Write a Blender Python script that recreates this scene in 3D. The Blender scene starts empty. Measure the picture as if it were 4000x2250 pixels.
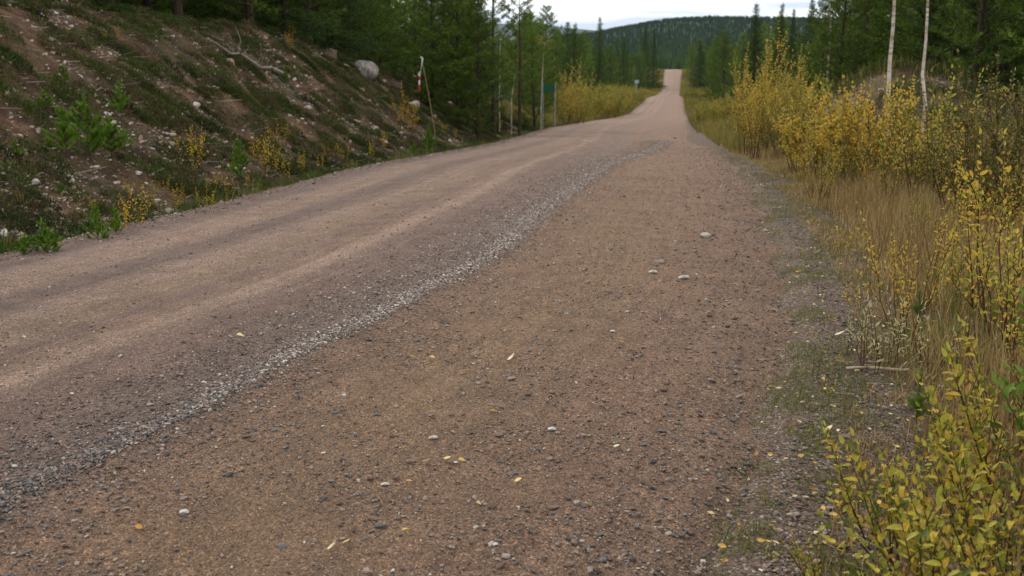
import bpy, math, random
import numpy as np
rng = np.random.default_rng(11); random.seed(11)
C = bpy.context.scene.collection
scn = bpy.context.scene
# ------------------------------------------------------------------ camera, sky, sun, exposure
cam_d = bpy.data.cameras.new('camera'); cam = bpy.data.objects.new('camera', cam_d); C.objects.link(cam)
cam.location = (0, 0, 1.6); cam.rotation_euler = (math.radians(90-13.57), 0, 0)
cam_d.sensor_width = 36; cam_d.lens = 35.0; cam_d.clip_start = .05; cam_d.clip_end = 30000
cam_d.dof.use_dof = True; cam_d.dof.focus_distance = 5.0; cam_d.dof.aperture_fstop = 4.5
scn.camera = cam
SUN_EL, SUN_AZ = math.radians(38), math.radians(-40)       # azimuth measured from +Y towards +X
world = bpy.data.worlds.new('World'); scn.world = world; world.use_nodes = True
nt = world.node_tree; nt.nodes.clear()
def N(t, kind, **kw):
    n = t.nodes.new(kind)
    for k, v in kw.items():
        if k in n.inputs.keys() if isinstance(k, str) else False: n.inputs[k].default_value = v
        else: setattr(n, k, v)
    return n
sky = N(nt, 'ShaderNodeTexSky', sky_type='NISHITA', sun_disc=False, sun_elevation=SUN_EL, sun_rotation=SUN_AZ, air_density=1.0, dust_density=3.0, ozone_density=1.0)
tc = N(nt, 'ShaderNodeTexCoord'); mp = N(nt, 'ShaderNodeMapping'); mp.inputs['Scale'].default_value = (1.2, 1.2, 16)
nz = N(nt, 'ShaderNodeTexNoise'); nz.inputs['Scale'].default_value = 2.2; nz.inputs['Detail'].default_value = 5
cr = N(nt, 'ShaderNodeValToRGB'); cr.color_ramp.elements[0].position = .40; cr.color_ramp.elements[1].position = .54
cr.color_ramp.elements[0].color = (7.6, 8.6, 10.0, 1); cr.color_ramp.elements[1].color = (15.5, 15.6, 15.2, 1)
mx = N(nt, 'ShaderNodeMix', data_type='RGBA'); mx.inputs['Factor'].default_value = .9
bg = N(nt, 'ShaderNodeBackground'); bg.inputs['Strength'].default_value = .09; wo = N(nt, 'ShaderNodeOutputWorld')
nt.links.new(tc.outputs['Generated'], mp.inputs['Vector']); nt.links.new(mp.outputs[0], nz.inputs['Vector'])
nt.links.new(nz.outputs['Fac'], cr.inputs[0]); nt.links.new(sky.outputs[0], mx.inputs[6]); nt.links.new(cr.outputs[0], mx.inputs[7])
nt.links.new(mx.outputs[2], bg.inputs[0]); nt.links.new(bg.outputs[0], wo.inputs[0])
sd = bpy.data.lights.new('sun', 'SUN'); sd.energy = 1.5; sd.angle = math.radians(12); sd.color = (1, .95, .88)
so = bpy.data.objects.new('sun', sd); C.objects.link(so)
so.rotation_euler = (math.radians(90)-SUN_EL, 0, math.pi-SUN_AZ)
scn.view_settings.view_transform = 'Standard'; scn.view_settings.look = 'None'; scn.view_settings.gamma = 1
scn.view_settings.exposure = 0.25; scn.view_settings.use_curve_mapping = False
scn.cycles.use_denoising = True; scn.cycles.max_bounces = 6; scn.cycles.diffuse_bounces = 3; scn.cycles.glossy_bounces = 2
scn.cycles.transmission_bounces = 3; scn.cycles.volume_bounces = 1; scn.cycles.caustics_reflective = False; scn.cycles.caustics_refractive = False


# ---- camera numbers (metres, radians) ----
FPX = 995.6; EYE = 1.6; PITCH = math.radians(13.57)
# ---- road: left edge, right edge and level against forward distance ----
KY = np.array([-60,-20,2.8,5.67,7.8,10,13,16,21,28,45,65,91,110,137,187,240,290,330,376,410,470,600])
KL = np.array([-29.7,-14.6,-5.9,-4.85,-4.08,-3.6,-3.0,-2.55,-1.65,-.55,1.45,4.9,9.6,12.6,17.3,25.3,34,42.9,49.3,56.4,62,73,98])
KR = np.array([-23.3,-7.9,.757,1.81,2.30,2.72,3.27,3.8,4.5,5.35,8.0,11.3,15.8,18.8,23.2,31.4,39.6,48,54.6,62.6,68,79,104])
KZ = np.array([.6,.2,0,0,-.02,-.09,-.18,-.3,-.58,-1.0,-1.95,-3.05,-4.47,-5.45,-6.0,-7.3,-9.4,-10.3,-9.2,-6.8,-6.9,-11,-13])
def _slopes(x, y):
    d = np.diff(y)/np.diff(x); m = np.zeros(len(x)); m[0]=d[0]; m[-1]=d[-1]
    h = np.diff(x)
    m[1:-1] = (d[:-1]*h[1:]+d[1:]*h[:-1])/(h[:-1]+h[1:])
    return m
_M = {k: _slopes(KY, v) for k, v in (('L',KL),('R',KR),('Z',KZ))}
def _herm(v, m, q):
    q = np.clip(np.asarray(q, float), KY[0], KY[-1]); i = np.clip(np.searchsorted(KY, q)-1, 0, len(KY)-2)
    h = KY[i+1]-KY[i]; t = (q-KY[i])/h
    return (2*t**3-3*t**2+1)*v[i]+(t**3-2*t**2+t)*h*m[i]+(-2*t**3+3*t**2)*v[i+1]+(t**3-t**2)*h*m[i+1]
def xL(y): return _herm(KL,_M['L'],y)
def xR(y): return _herm(KR,_M['R'],y)
def zR(y): return _herm(KZ,_M['Z'],y)
def cosh_(y):
    s = (xL(np.asarray(y)+.5)-xL(np.asarray(y)-.5)); return 1/np.sqrt(1+s*s)
def _hash(ix, iy, seed):
    n = (ix.astype(np.int64)*374761393 + iy.astype(np.int64)*668265263 + seed*1442695041) & 0xffffffff
    n = ((n ^ (n >> 13))*1274126177) & 0xffffffff
    return ((n ^ (n >> 16)) & 0xffff)/65535.0
def vnoise(x, y, s, seed=0):
    x = np.asarray(x,float)/s; y = np.asarray(y,float)/s
    ix = np.floor(x); iy = np.floor(y); fx = x-ix; fy = y-iy
    fx = fx*fx*(3-2*fx); fy = fy*fy*(3-2*fy); ix = ix.astype(np.int64); iy = iy.astype(np.int64)
    a = _hash(ix,iy,seed); b = _hash(ix+1,iy,seed); c = _hash(ix,iy+1,seed); d = _hash(ix+1,iy+1,seed)
    return (a*(1-fx)+b*fx)*(1-fy)+(c*(1-fx)+d*fx)*fy - .5
def sstep(a, b, x):
    t = np.clip((np.asarray(x,float)-a)/(b-a), 0, 1); return t*t*(3-2*t)
BY = np.array([-60,0,10,20,30,40,50,65,80,110,600]); BH = np.array([3.0,3.2,3.3,3.15,3.2,3.0,2.3,1.2,.5,.5,.6])
def road_z(X, Y):
    """level of the driven surface, with a low crown and two shallow ruts"""
    X = np.asarray(X,float); Y = np.asarray(Y,float)
    l = xL(Y); r = xR(Y); c = (X-l)/(r-l)
    z = zR(Y) + .07*(1-np.clip((2*c-1)**2,0,1)) 
    z = z - .018*np.exp(-((c-.16)/.05)**2) - .018*np.exp(-((c-.36)/.05)**2)
    w = (X-l)*cosh_(Y)
    z = z + .022*np.exp(-((w-row_u(Y))/.2)**2)*(1-sstep(24,32,Y)) + .022*np.exp(-((w-.12)/.09)**2)*(1+1.5*vnoise(X,Y,.18,12))
    z = z + .006*vnoise(X,Y,.22,9) + .014*vnoise(X,Y,.9,10) - .035*(1-sstep(0,.5,(r-X)*cosh_(Y)))*(1+3*vnoise(X,Y,.35,13))
    return z
def row_u(Y): return 3.8+.95*sstep(9,28,Y)
def H(X, Y):
    """level of the natural ground"""
    X = np.asarray(X,float); Y = np.asarray(Y,float)
    ch = cosh_(Y); sl = (xL(Y)-X)*ch; sr = (X-xR(Y))*ch
    z = zR(Y)
    # inside the road the ground lies below the road sheet
    ins = sstep(0,.35,-sl)*sstep(0,.5,-sr)
    z = z - .12*ins
    # left: shoulder drop, ditch and bank
    near = 1-sstep(45,80,Y)
    hb = np.interp(Y, BY, BH)
    dt = -(.22+.2*near)*sstep(0,.9,sl)
    bank = (hb+.4)*sstep(.8,7.4,sl)*.86+ (hb+.4)*.14*np.clip((sl-1)/7,0,1.5)
    z = z + dt + np.where(sl>0, bank, 0)
    # right: verge, shallow ditch, low rise under the trees
    z = z - .10*sstep(.1,1.2,sr) - .22*sstep(1.3,2.8,sr) + .30*sstep(3.0,6,sr) + 1.3*sstep(7,20,sr)*(1-sstep(60,120,Y))
    z = z + 2.2*np.exp(-(((X-11.6)/3.6)**2+((Y-30)/5.0)**2))
    rough = sstep(.3,2.5,sl)+sstep(.3,2.5,sr)
    n = .26*vnoise(X,Y,2.3,1)+.20*vnoise(X,Y,.9,2)+.12*vnoise(X,Y,.41,3)
    z = z + rough*n*(.45+.75*sstep(1.2,4,sl)) + .03*vnoise(X,Y,.5,4)*(1-ins)
    far = sstep(60,400,np.hypot(X,Y))
    z = z + far*6*vnoise(X,Y,140,5) * sstep(8,60,np.minimum(np.abs(sl),np.abs(sr)))
    z = z - 6*sstep(420,900,np.hypot(X,Y))
    return z
def surf(X, Y):
    ch = cosh_(Y); sl = (xL(Y)-X)*ch; sr = (X-xR(Y))*ch
    return np.where((sl<0)&(sr<0), road_z(X,Y), H(X,Y))
def ray(px, py):
    xc = (px-512)/FPX; yc = (288-py)/FPX
    return xc, math.cos(PITCH)+math.sin(PITCH)*yc, -math.sin(PITCH)+math.cos(PITCH)*yc
def hit(px, py, tmax=600):
    dx, dy, dz = ray(px, py)
    t = np.concatenate([np.arange(1.5,60,.01), np.arange(60,tmax,.1)])
    d = EYE+dz*t - surf(dx*t, dy*t)
    i = np.argmax(d < 0)
    if d[i] >= 0: i = len(t)-1
    return float(dx*t[i]), float(dy*t[i]), float(surf(dx*t[i], dy*t[i]))
def col(px, Y):
    """ground point at forward distance Y seen in picture column px (about)"""
    X = (px-512)/FPX*Y/1.0
    z = float(surf(X,Y))
    # column depends slightly on pitch: depth along the axis
    dep = Y*math.cos(PITCH) + (EYE-z)*math.sin(PITCH)
    X = (px-512)/FPX*dep
    return X, Y, float(surf(X,Y))
def pix(X, Y, Z):
    dep = Y*math.cos(PITCH)-(Z-EYE)*math.sin(PITCH); up = Y*math.sin(PITCH)+(Z-EYE)*math.cos(PITCH)
    return 512+FPX*X/dep, 288-FPX*up/dep
# ------------------------------------------------------------------ materials
def ramp(t, stops, interp='LINEAR'):
    r = N(t, 'ShaderNodeValToRGB'); r.color_ramp.interpolation = interp; e = r.color_ramp.elements
    while len(e) < len(stops): e.new(.5)
    for i, (p, c) in enumerate(stops):
        e[i].position = p; e[i].color = (c[0], c[1], c[2], 1) if not isinstance(c, (int, float)) else (c, c, c, 1)
    return r
def mat(name):
    m = bpy.data.materials.new(name); m.use_nodes = True; t = m.node_tree; t.nodes.clear()
    o = N(t, 'ShaderNodeOutputMaterial'); b = N(t, 'ShaderNodeBsdfPrincipled'); b.inputs['Roughness'].default_value = .9
    b.inputs['Specular IOR Level'].default_value = .25
    t.links.new(b.outputs[0], o.inputs[0]); return m, t, b, o
def noise(t, vec, scale, detail=3, rough=.55):
    n = N(t, 'ShaderNodeTexNoise'); n.inputs['Scale'].default_value = scale; n.inputs['Detail'].default_value = detail
    n.inputs['Roughness'].default_value = rough; t.links.new(vec, n.inputs['Vector']); return n.outputs['Fac']
def mixc(t, f, a, b, bt='MIX'):
    m = N(t, 'ShaderNodeMix', data_type='RGBA', blend_type=bt)
    for s, i in ((f, 0), (a, 6), (b, 7)):
        if isinstance(s, (int, float)): m.inputs[i].default_value = s
        elif isinstance(s, tuple): m.inputs[i].default_value = (*s, 1)
        else: t.links.new(s, m.inputs[i])
    return m.outputs[2]
def mth(t, op, a, b=0.0, c=0.0):
    m = N(t, 'ShaderNodeMath', operation=op)
    for s, i in ((a, 0), (b, 1), (c, 2)):
        if isinstance(s, (int, float)): m.inputs[i].default_value = s
        else: t.links.new(s, m.inputs[i])
    return m.outputs[0]
def bump(t, b, h, dist, strength=1.0):
    n = N(t, 'ShaderNodeBump'); n.inputs['Distance'].default_value = dist; n.inputs['Strength'].default_value = strength
    t.links.new(h, n.inputs['Height']); t.links.new(n.outputs[0], b.inputs['Normal'])
def tinted(name, stops, interp='LINEAR', rough=.8, trans=0.0, speckle=0, hue=0.0, spec=.2, spk=.5):
    """colour picked by the mesh's own per-leaf / per-stone value"""
    m, t, b, o = mat(name); a = N(t, 'ShaderNodeAttribute', attribute_name='tint')
    f = a.outputs['Fac']
    if hue:
        oi = N(t, 'ShaderNodeObjectInfo'); f = mth(t, 'ADD', f, mth(t, 'MULTIPLY', mth(t, 'SUBTRACT', oi.outputs['Random'], .5), hue))
    r = ramp(t, stops, interp); t.links.new(f, r.inputs[0]); c = r.outputs[0]
    if speckle:
        tc = N(t, 'ShaderNodeTexCoord'); n = noise(t, tc.outputs['Object'], speckle, 4, .7)
        r2 = ramp(t, [(.3, 1-spk), (.7, 1+spk*.4)]); t.links.new(n, r2.inputs[0]); c = mixc(t, 1.0, c, r2.outputs[0], 'MULTIPLY')
    t.links.new(c, b.inputs['Base Color']); b.inputs['Roughness'].default_value = rough; b.inputs['Specular IOR Level'].default_value = spec
    if trans:
        tr = N(t, 'ShaderNodeBsdfTranslucent'); t.links.new(c, tr.inputs[0]); ms = N(t, 'ShaderNodeMixShader'); ms.inputs[0].default_value = trans
        t.links.new(b.outputs[0], ms.inputs[1]); t.links.new(tr.outputs[0], ms.inputs[2]); t.links.new(ms.outputs[0], o.inputs[0])
    return m
STONE = [(0, (.06, .06, .062)), (.1, (.10, .105, .11)), (.22, (.17, .16, .15)), (.36, (.13, .085, .065)), (.5, (.19, .13, .10)), (.64, (.27, .215, .18)), (.78, (.3, .2, .16)), (.9, (.40, .34, .28)), (1, (.6, .56, .5))]
M = {}
M['gravel'] = tinted('gravel', STONE, rough=.85, speckle=60)
M['stone'] = tinted('stone', STONE, rough=.85, speckle=28)
M['bank_stone'] = tinted('bank_stone', [(0, (.17, .12, .09)), (.3, (.34, .23, .17)), (.6, (.5, .36, .29)), (.85, (.55, .46, .38)), (1, (.72, .66, .58))], speckle=9, spk=.6)
M['needle'] = tinted('needle', [(0, (.025, .045, .005)), (.5, (.085, .145, .014)), (1, (.19, .27, .03))], rough=.6, trans=.25, hue=.35)
M['needle_spruce'] = tinted('needle_spruce', [(0, (.018, .036, .007)), (.5, (.04, .078, .013)), (1, (.08, .13, .022))], rough=.6, trans=.2, hue=.35)
M['needle_seedling'] = tinted('needle_seedling', [(0, (.05, .10, .015)), (.5, (.09, .17, .025)), (1, (.16, .24, .05))], rough=.55, trans=.3)
M['needle_sapling'] = tinted('needle_sapling', [(0, (.06, .13, .012)), (.5, (.14, .26, .022)), (1, (.27, .40, .05))], rough=.55, trans=.3, hue=.25)
M['needle_far'] = tinted('needle_far', [(0, (.012, .03, .010)), (.6, (.028, .062, .016)), (.9, (.06, .10, .022)), (1, (.14, .12, .03))], rough=.8)
M['leaf_yellow'] = tinted('leaf_yellow', [(0, (.10, .15, .025)), (.3, (.34, .32, .05)), (.7, (.66, .47, .075)), (1, (.62, .36, .055))], rough=.5, trans=.5, hue=.4)
M['leaf_lime'] = tinted('leaf_lime', [(0, (.10, .13, .02)), (.25, (.26, .28, .04)), (.6, (.52, .45, .06)), (.88, (.62, .42, .05)), (1, (.40, .22, .05))], rough=.45, trans=.35, hue=.1, speckle=55, spk=.4)
M['grass_far'] = tinted('grass_far', [(0, (.09, .085, .03)), (.5, (.22, .19, .05)), (1, (.40, .30, .08))], rough=.8, trans=.2)
M['leaf_green'] = tinted('leaf_green', [(0, (.08, .15, .015)), (.5, (.17, .26, .03)), (1, (.38, .38, .05))], rough=.45, trans=.35)
M['leaf_orange'] = tinted('leaf_orange', [(0, (.55, .42, .03)), (.6, (.75, .45, .03)), (1, (.7, .3, .03))], rough=.5, trans=.35, hue=.2)
M['leaf_pale'] = tinted('leaf_pale', [(0, (.3, .32, .12)), (.5, (.5, .46, .22)), (1, (.62, .55, .36))], rough=.6, trans=.25)
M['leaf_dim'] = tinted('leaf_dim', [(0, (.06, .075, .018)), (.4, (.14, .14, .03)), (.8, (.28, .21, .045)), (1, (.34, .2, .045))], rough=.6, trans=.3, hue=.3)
M['bush_far'] = tinted('bush_far', [(0, (.11, .15, .03)), (.5, (.32, .29, .05)), (1, (.56, .38, .06))], rough=.7, trans=.3, hue=.5)
M['litter_leaf'] = tinted('litter_leaf', [(0, (.25, .11, .03)), (.3, (.55, .3, .05)), (.6, (.66, .48, .12)), (1, (.75, .66, .42))], rough=.5, trans=.15)
M['grass_dry'] = tinted('grass_dry', [(0, (.13, .075, .03)), (.4, (.32, .215, .09)), (.75, (.58, .41, .18)), (.9, (.24, .2, .05)), (1, (.15, .2, .03))], rough=.7, trans=.2)
M['grass_green'] = tinted('grass_green', [(0, (.04, .065, .012)), (.35, (.09, .14, .02)), (.6, (.16, .17, .035)), (.8, (.2, .14, .05)), (1, (.34, .24, .07))], rough=.6, trans=.3)
M['heather'] = tinted('heather', [(0, (.012, .018, .004)), (.25, (.03, .045, .008)), (.5, (.06, .088, .012)), (.66, (.09, .115, .016)), (.72, (.06, .04, .02)), (.88, (.105, .065, .035)), (1, (.17, .12, .07))], rough=.8, trans=.1)
M['twig_wood'] = tinted('twig_wood', [(0, (.05, .03, .02)), (.5, (.13, .09, .06)), (1, (.36, .31, .26))], rough=.8)
M['stem_brown'] = tinted('stem_brown', [(0, (.05, .02, .013)), (1, (.11, .055, .03))], rough=.6)
M['bark_conifer'] = tinted('bark_conifer', [(0, (.05, .036, .026)), (1, (.13, .085, .055))], speckle=14, spk=.6)
M['bark_grey'] = tinted('bark_grey', [(0, (.12, .11, .10)), (1, (.25, .22, .2))], speckle=20)
M['stick_tan'] = tinted('stick_tan', [(0, (.3, .2, .1)), (1, (.4, .28, .15))], speckle=30, spk=.3)
M['metal_grey'] = tinted('metal_grey', [(0, (.28, .3, .31)), (1, (.3, .32, .33))], rough=.5, spec=.5)
M['sign_green'] = tinted('sign_green', [(0, (.01, .085, .045)), (1, (.012, .1, .05))], rough=.5)
M['sign_pale'] = tinted('sign_pale', [(0, (.30, .36, .5)), (1, (.33, .4, .54))], rough=.5)
M['tape_white'] = tinted('tape_white', [(0, (.8, .76, .74)), (1, (.82, .8, .78))], rough=.35, trans=.15)
M['tape_red'] = tinted('tape_red', [(0, (.55, .03, .02)), (1, (.6, .04, .03))], rough=.35, trans=.1)
def birch_bark():
    m, t, b, o = mat('birch_bark'); tc = N(t, 'ShaderNodeTexCoord'); mp = N(t, 'ShaderNodeMapping'); mp.inputs['Scale'].default_value = (6, 6, 22)
    t.links.new(tc.outputs['Object'], mp.inputs[0]); n = noise(t, mp.outputs[0], 1.0, 4, .7); n2 = noise(t, tc.outputs['Object'], 2.2, 3)
    r = ramp(t, [(.33, (.05, .04, .03)), (.41, (.38, .32, .26)), (.5, (.68, .62, .54))]); t.links.new(n, r.inputs[0])
    r2 = ramp(t, [(.4, (.55, .42, .32)), (.6, (1, 1, 1))]); t.links.new(n2, r2.inputs[0])
    t.links.new(mixc(t, 1.0, r.outputs[0], r2.outputs[0], 'MULTIPLY'), b.inputs['Base Color']); bump(t, b, n, .01); return m
M['birch_bark'] = birch_bark()
def boulder_mat():
    m, t, b, o = mat('boulder_granite'); tc = N(t, 'ShaderNodeTexCoord'); v = tc.outputs['Object']
    n = noise(t, v, 2.0, 5, .65); r = ramp(t, [(.3, (.20, .205, .18)), (.5, (.38, .365, .33)), (.72, (.55, .45, .38))]); t.links.new(n, r.inputs[0])
    mp = N(t, 'ShaderNodeMapping'); mp.inputs['Scale'].default_value = (9, 9, 1.2); t.links.new(v, mp.inputs[0]); n2 = noise(t, mp.outputs[0], 1, 3)
    r2 = ramp(t, [(.42, (.62, .5, .45)), (.56, (1, 1, 1))]); t.links.new(n2, r2.inputs[0])
    n3 = noise(t, v, 40, 3); r3 = ramp(t, [(.35, .7), (.6, 1.1)]); t.links.new(n3, r3.inputs[0])
    c = mixc(t, 1.0, mixc(t, 1.0, r.outputs[0], r2.outputs[0], 'MULTIPLY'), r3.outputs[0], 'MULTIPLY')
    t.links.new(c, b.inputs['Base Color']); bump(t, b, noise(t, v, 12, 5, .7), .03); return m
M['boulder'] = boulder_mat()
def road_mat():
    m, t, b, o = mat('gravel_road'); tc = N(t, 'ShaderNodeTexCoord'); v = tc.outputs['Object']
    uv = N(t, 'ShaderNodeUVMap', uv_map='lane'); sx = N(t, 'ShaderNodeSeparateXYZ'); t.links.new(uv.outputs[0], sx.inputs[0])
    mp = N(t, 'ShaderNodeMapping'); mp.inputs['Scale'].default_value = (1, .07, 1); t.links.new(uv.outputs[0], mp.inputs[0])
    wob = noise(t, mp.outputs[0], 1.6, 3, .6)                       # drawn out along the road
    u = mth(t, 'ADD', sx.outputs['X'], mth(t, 'MULTIPLY', mth(t, 'SUBTRACT', wob, .5), .35))
    # packed dust (light) and looser pink-brown gravel, in long bands
    pale, loose, brown, dark = (.29, .203, .16), (.212, .142, .115), (.215, .137, .092), (.195, .142, .12)
    st = [(0, loose), (.06, dark), (.09, pale), (.15, (.3, .21, .155)), (.185, dark), (.215, (.18, .125, .1)), (.255, pale), (.3, (.255, .18, .125)), (.34, loose), (.365, (.25, .17, .12)), (.372, (.24, .168, .125)), (.384, (.325, .228, .172)), (.394, (.325, .228, .172)), (.408, (.22, .155, .12)), (.42, loose),
          (.46, (.185, .125, .098)), (.53, (.19, .14, .115)), (.57, brown), (.66, (.225, .148, .092)), (.8, brown), (.9, (.2, .135, .09)), (1, (.15, .11, .075))]
    rr = ramp(t, st); t.links.new(mth(t, 'DIVIDE', u, 7.0), rr.inputs[0])
    # beyond the near stretch the lanes even out to a pale pinkish gravel
    far = N(t, 'ShaderNodeMapRange'); far.inputs[1].default_value = 9; far.inputs[2].default_value = 32; t.links.new(sx.outputs['Y'], far.inputs[0])
    n_b = noise(t, mp.outputs[0], 3.5, 4, .6); rb = ramp(t, [(.3, (.25, .175, .14)), (.5, (.285, .2, .155)), (.7, (.325, .235, .18))]); t.links.new(n_b, rb.inputs[0])
    c = mixc(t, mth(t, 'MULTIPLY', far.outputs[0], .55), rr.outputs[0], rb.outputs[0])
    # grit
    vo = N(t, 'ShaderNodeTexVoronoi'); vo.inputs['Scale'].default_value = 75; t.links.new(v, vo.inputs['Vector'])
    sep = N(t, 'ShaderNodeSeparateColor'); t.links.new(vo.outputs['Color'], sep.inputs[0])
    g = ramp(t, [(0, (.42, .45, .5)), (.25, (.75, .74, .76)), (.55, (1, .97, .94)), (.82, (1.12, 1.02, .95)), (.93, (1.5, 1.45, 1.35)), (1, (2.1, 2.0, 1.85))]); t.links.new(sep.outputs[0], g.inputs[0])
    vo2 = N(t, 'ShaderNodeTexVoronoi'); vo2.inputs['Scale'].default_value = 210; t.links.new(v, vo2.inputs['Vector'])
    sep2 = N(t, 'ShaderNodeSeparateColor'); t.links.new(vo2.outputs['Color'], sep2.inputs[0])
    g2 = ramp(t, [(0, (.3, .28, .29)), (.35, (.85, .82, .82)), (.8, (1.12, 1.07, 1.0)), (.94, (1.5, 1.42, 1.34)), (1, (2.5, 2.4, 2.3))]); t.links.new(sep2.outputs[1], g2.inputs[0])
    patch = noise(t, v, 1.3, 4, .6); rp = ramp(t, [(.35, .15), (.62, .85)]); t.links.new(patch, rp.inputs[0])
    c = mixc(t, mth(t, 'MULTIPLY', rp.outputs[0], .75), c, g.outputs[0], 'MULTIPLY')
    c = mixc(t, .95, c, g2.outputs[0], 'MULTIPLY')
    ms = N(t, 'ShaderNodeMapping'); ms.inputs['Scale'].default_value = (1, .03, 1); t.links.new(uv.outputs[0], ms.inputs[0])
    sk = ramp(t, [(.32, .84), (.5, 1.0), (.68, 1.13)]); t.links.new(noise(t, ms.outputs[0], 16, 4, .7), sk.inputs[0]); c = mixc(t, 1.0, c, sk.outputs[0], 'MULTIPLY')
    r5 = ramp(t, [(.3, .78), (.7, 1.16)]); t.links.new(noise(t, v, 4.5, 5, .65), r5.inputs[0])
    c = mixc(t, 1.0, c, r5.outputs[0], 'MULTIPLY')
    t.links.new(c, b.inputs['Base Color']); b.inputs['Roughness'].default_value = .93
    h = mth(t, 'ADD', mth(t, 'MULTIPLY', vo.outputs['Distance'], -1.0), mth(t, 'MULTIPLY', noise(t, v, 180, 4, .7), 1.3))
    bump(t, b, mth(t, 'ADD', h, mth(t, 'MULTIPLY', noise(t, v, 28, 4, .6), 1.5)), .008); return m
M['road'] = road_mat()
def ground_mat():
    m, t, b, o = mat('bare_soil'); tc = N(t, 'ShaderNodeTexCoord'); v = tc.outputs['Object']
    n1 = noise(t, v, .45, 5, .6); n2 = noise(t, v, 3.0, 5, .65); n3 = noise(t, v, 35, 4, .7)
    soil = ramp(t, [(.3, (.05, .029, .016)), (.5, (.135, .07, .033)), (.68, (.24, .14, .075))]); t.links.new(n2, soil.inputs[0])
    moss = ramp(t, [(.35, (.03, .035, .012)), (.6, (.075, .07, .025))]); t.links.new(n2, moss.inputs[0])
    k = ramp(t, [(.44, 0), (.56, 1)]); t.links.new(n1, k.inputs[0])
    at = N(t, 'ShaderNodeAttribute', attribute_name='bank')         # 1 on the bare cut slopes
    f = mth(t, 'MULTIPLY', at.outputs['Fac'], mth(t, 'SUBTRACT', 1.0, mth(t, 'MULTIPLY', k.outputs[0], .55)))
    c = mixc(t, f, moss.outputs[0], soil.outputs[0])
    vg = N(t, 'ShaderNodeAttribute', attribute_name='verge')        # grassy litter beside the road
    lit = ramp(t, [(.3, (.06, .042, .026)), (.5, (.135, .092, .055)), (.7, (.19, .14, .085))]); t.links.new(n2, lit.inputs[0])
    c = mixc(t, vg.outputs['Fac'], c, lit.outputs[0])
    r3 = ramp(t, [(.3, .35), (.5, .9), (.7, 1.6)]); t.links.new(n3, r3.inputs[0]); c = mixc(t, 1.0, c, r3.outputs[0], 'MULTIPLY')
    r4 = ramp(t, [(.3, .5), (.5, 1.0), (.7, 1.25)]); t.links.new(noise(t, v, 11, 5, .75), r4.inputs[0]); c = mixc(t, 1.0, c, r4.outputs[0], 'MULTIPLY')
    gr = N(t, 'ShaderNodeAttribute', attribute_name='grit')         # gravel washed out from the road
    gn = ramp(t, [(.36, 0), (.6, 1)]); gf = mth(t, 'ADD', mth(t, 'MULTIPLY', mth(t, 'SUBTRACT', noise(t, v, 3.5, 5, .7), .5), 1.6), gr.outputs['Fac']); t.links.new(gf, gn.inputs[0])
    vo = N(t, 'ShaderNodeTexVoronoi'); vo.inputs['Scale'].default_value = 110; t.links.new(v, vo.inputs['Vector']); sep = N(t, 'ShaderNodeSeparateColor'); t.links.new(vo.outputs['Color'], sep.inputs[0])
    gc = ramp(t, [(0, (.04, .03, .026)), (.3, (.11, .074, .05)), (.7, (.18, .12, .08)), (.92, (.24, .17, .125)), (1, (.45, .4, .34))]); t.links.new(sep.outputs[0], gc.inputs[0])
    c = mixc(t, gn.outputs[0], c, gc.outputs[0])
    t.links.new(c, b.inputs['Base Color']); bump(t, b, mth(t, 'ADD', n3, mth(t, 'MULTIPLY', noise(t, v, 120, 3), .5)), .03); return m
M['ground'] = ground_mat()
def hill_mat():
    m, t, b, o = mat('wooded_slope'); tc = N(t, 'ShaderNodeTexCoord'); n = noise(t, tc.outputs['Object'], .03, 6, .7)
    r = ramp(t, [(.35, (.012, .026, .012)), (.65, (.03, .05, .02))]); t.links.new(n, r.inputs[0]); t.links.new(r.outputs[0], b.inputs['Base Color']); return m
M['hill'] = hill_mat()
# ------------------------------------------------------------------ mesh helpers
def mesh_data(name, V, Fs, mt, tint=None, smooth=False, uv=None, attrs=None):
    V = np.ascontiguousarray(V, np.float32)
    if not isinstance(Fs, (list, tuple)): Fs = [Fs]
    Fs = [np.asarray(f, np.int32) for f in Fs if len(f)]
    me = bpy.data.meshes.new(name); me.vertices.add(len(V)); me.vertices.foreach_set('co', V.ravel())
    li = np.concatenate([f.ravel() for f in Fs]); tot = np.concatenate([np.full(len(f), f.shape[1], np.int32) for f in Fs])
    st = np.concatenate([[0], np.cumsum(tot)[:-1]]).astype(np.int32)
    me.loops.add(len(li)); me.loops.foreach_set('vertex_index', li); me.polygons.add(len(tot)); me.polygons.foreach_set('loop_start', st)
    me.polygons.foreach_set('use_smooth', np.full(len(tot), smooth))
    if tint is not None:
        a = me.attributes.new('tint', 'FLOAT', 'POINT'); a.data.foreach_set('value', np.asarray(tint, np.float32))
    for k, w in (attrs or {}).items():
        a = me.attributes.new(k, 'FLOAT', 'POINT'); a.data.foreach_set('value', np.asarray(w, np.float32))
    if uv is not None:
        l = me.uv_layers.new(name='lane'); l.data.foreach_set('uv', np.ascontiguousarray(uv[li], np.float32).ravel())
    for q in (mt if isinstance(mt, (list, tuple)) else [mt]): me.materials.append(q)
    me.update(calc_edges=True); me.validate(); return me
def put(name, me, parent=None, loc=(0, 0, 0), rot=(0, 0, 0), scale=1.0):
    o = bpy.data.objects.new(name, me); C.objects.link(o); o.location = loc; o.rotation_euler = rot
    o.scale = (scale,)*3 if isinstance(scale, (int, float)) else scale
    if parent is not None: o.parent = parent
    return o
def tag(o, label=None, cat=None, group=None, kind=None):
    for k, v in (('label', label), ('category', cat), ('group', group), ('kind', kind)):
        if v: o[k] = v
    return o
ALL = []
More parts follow.
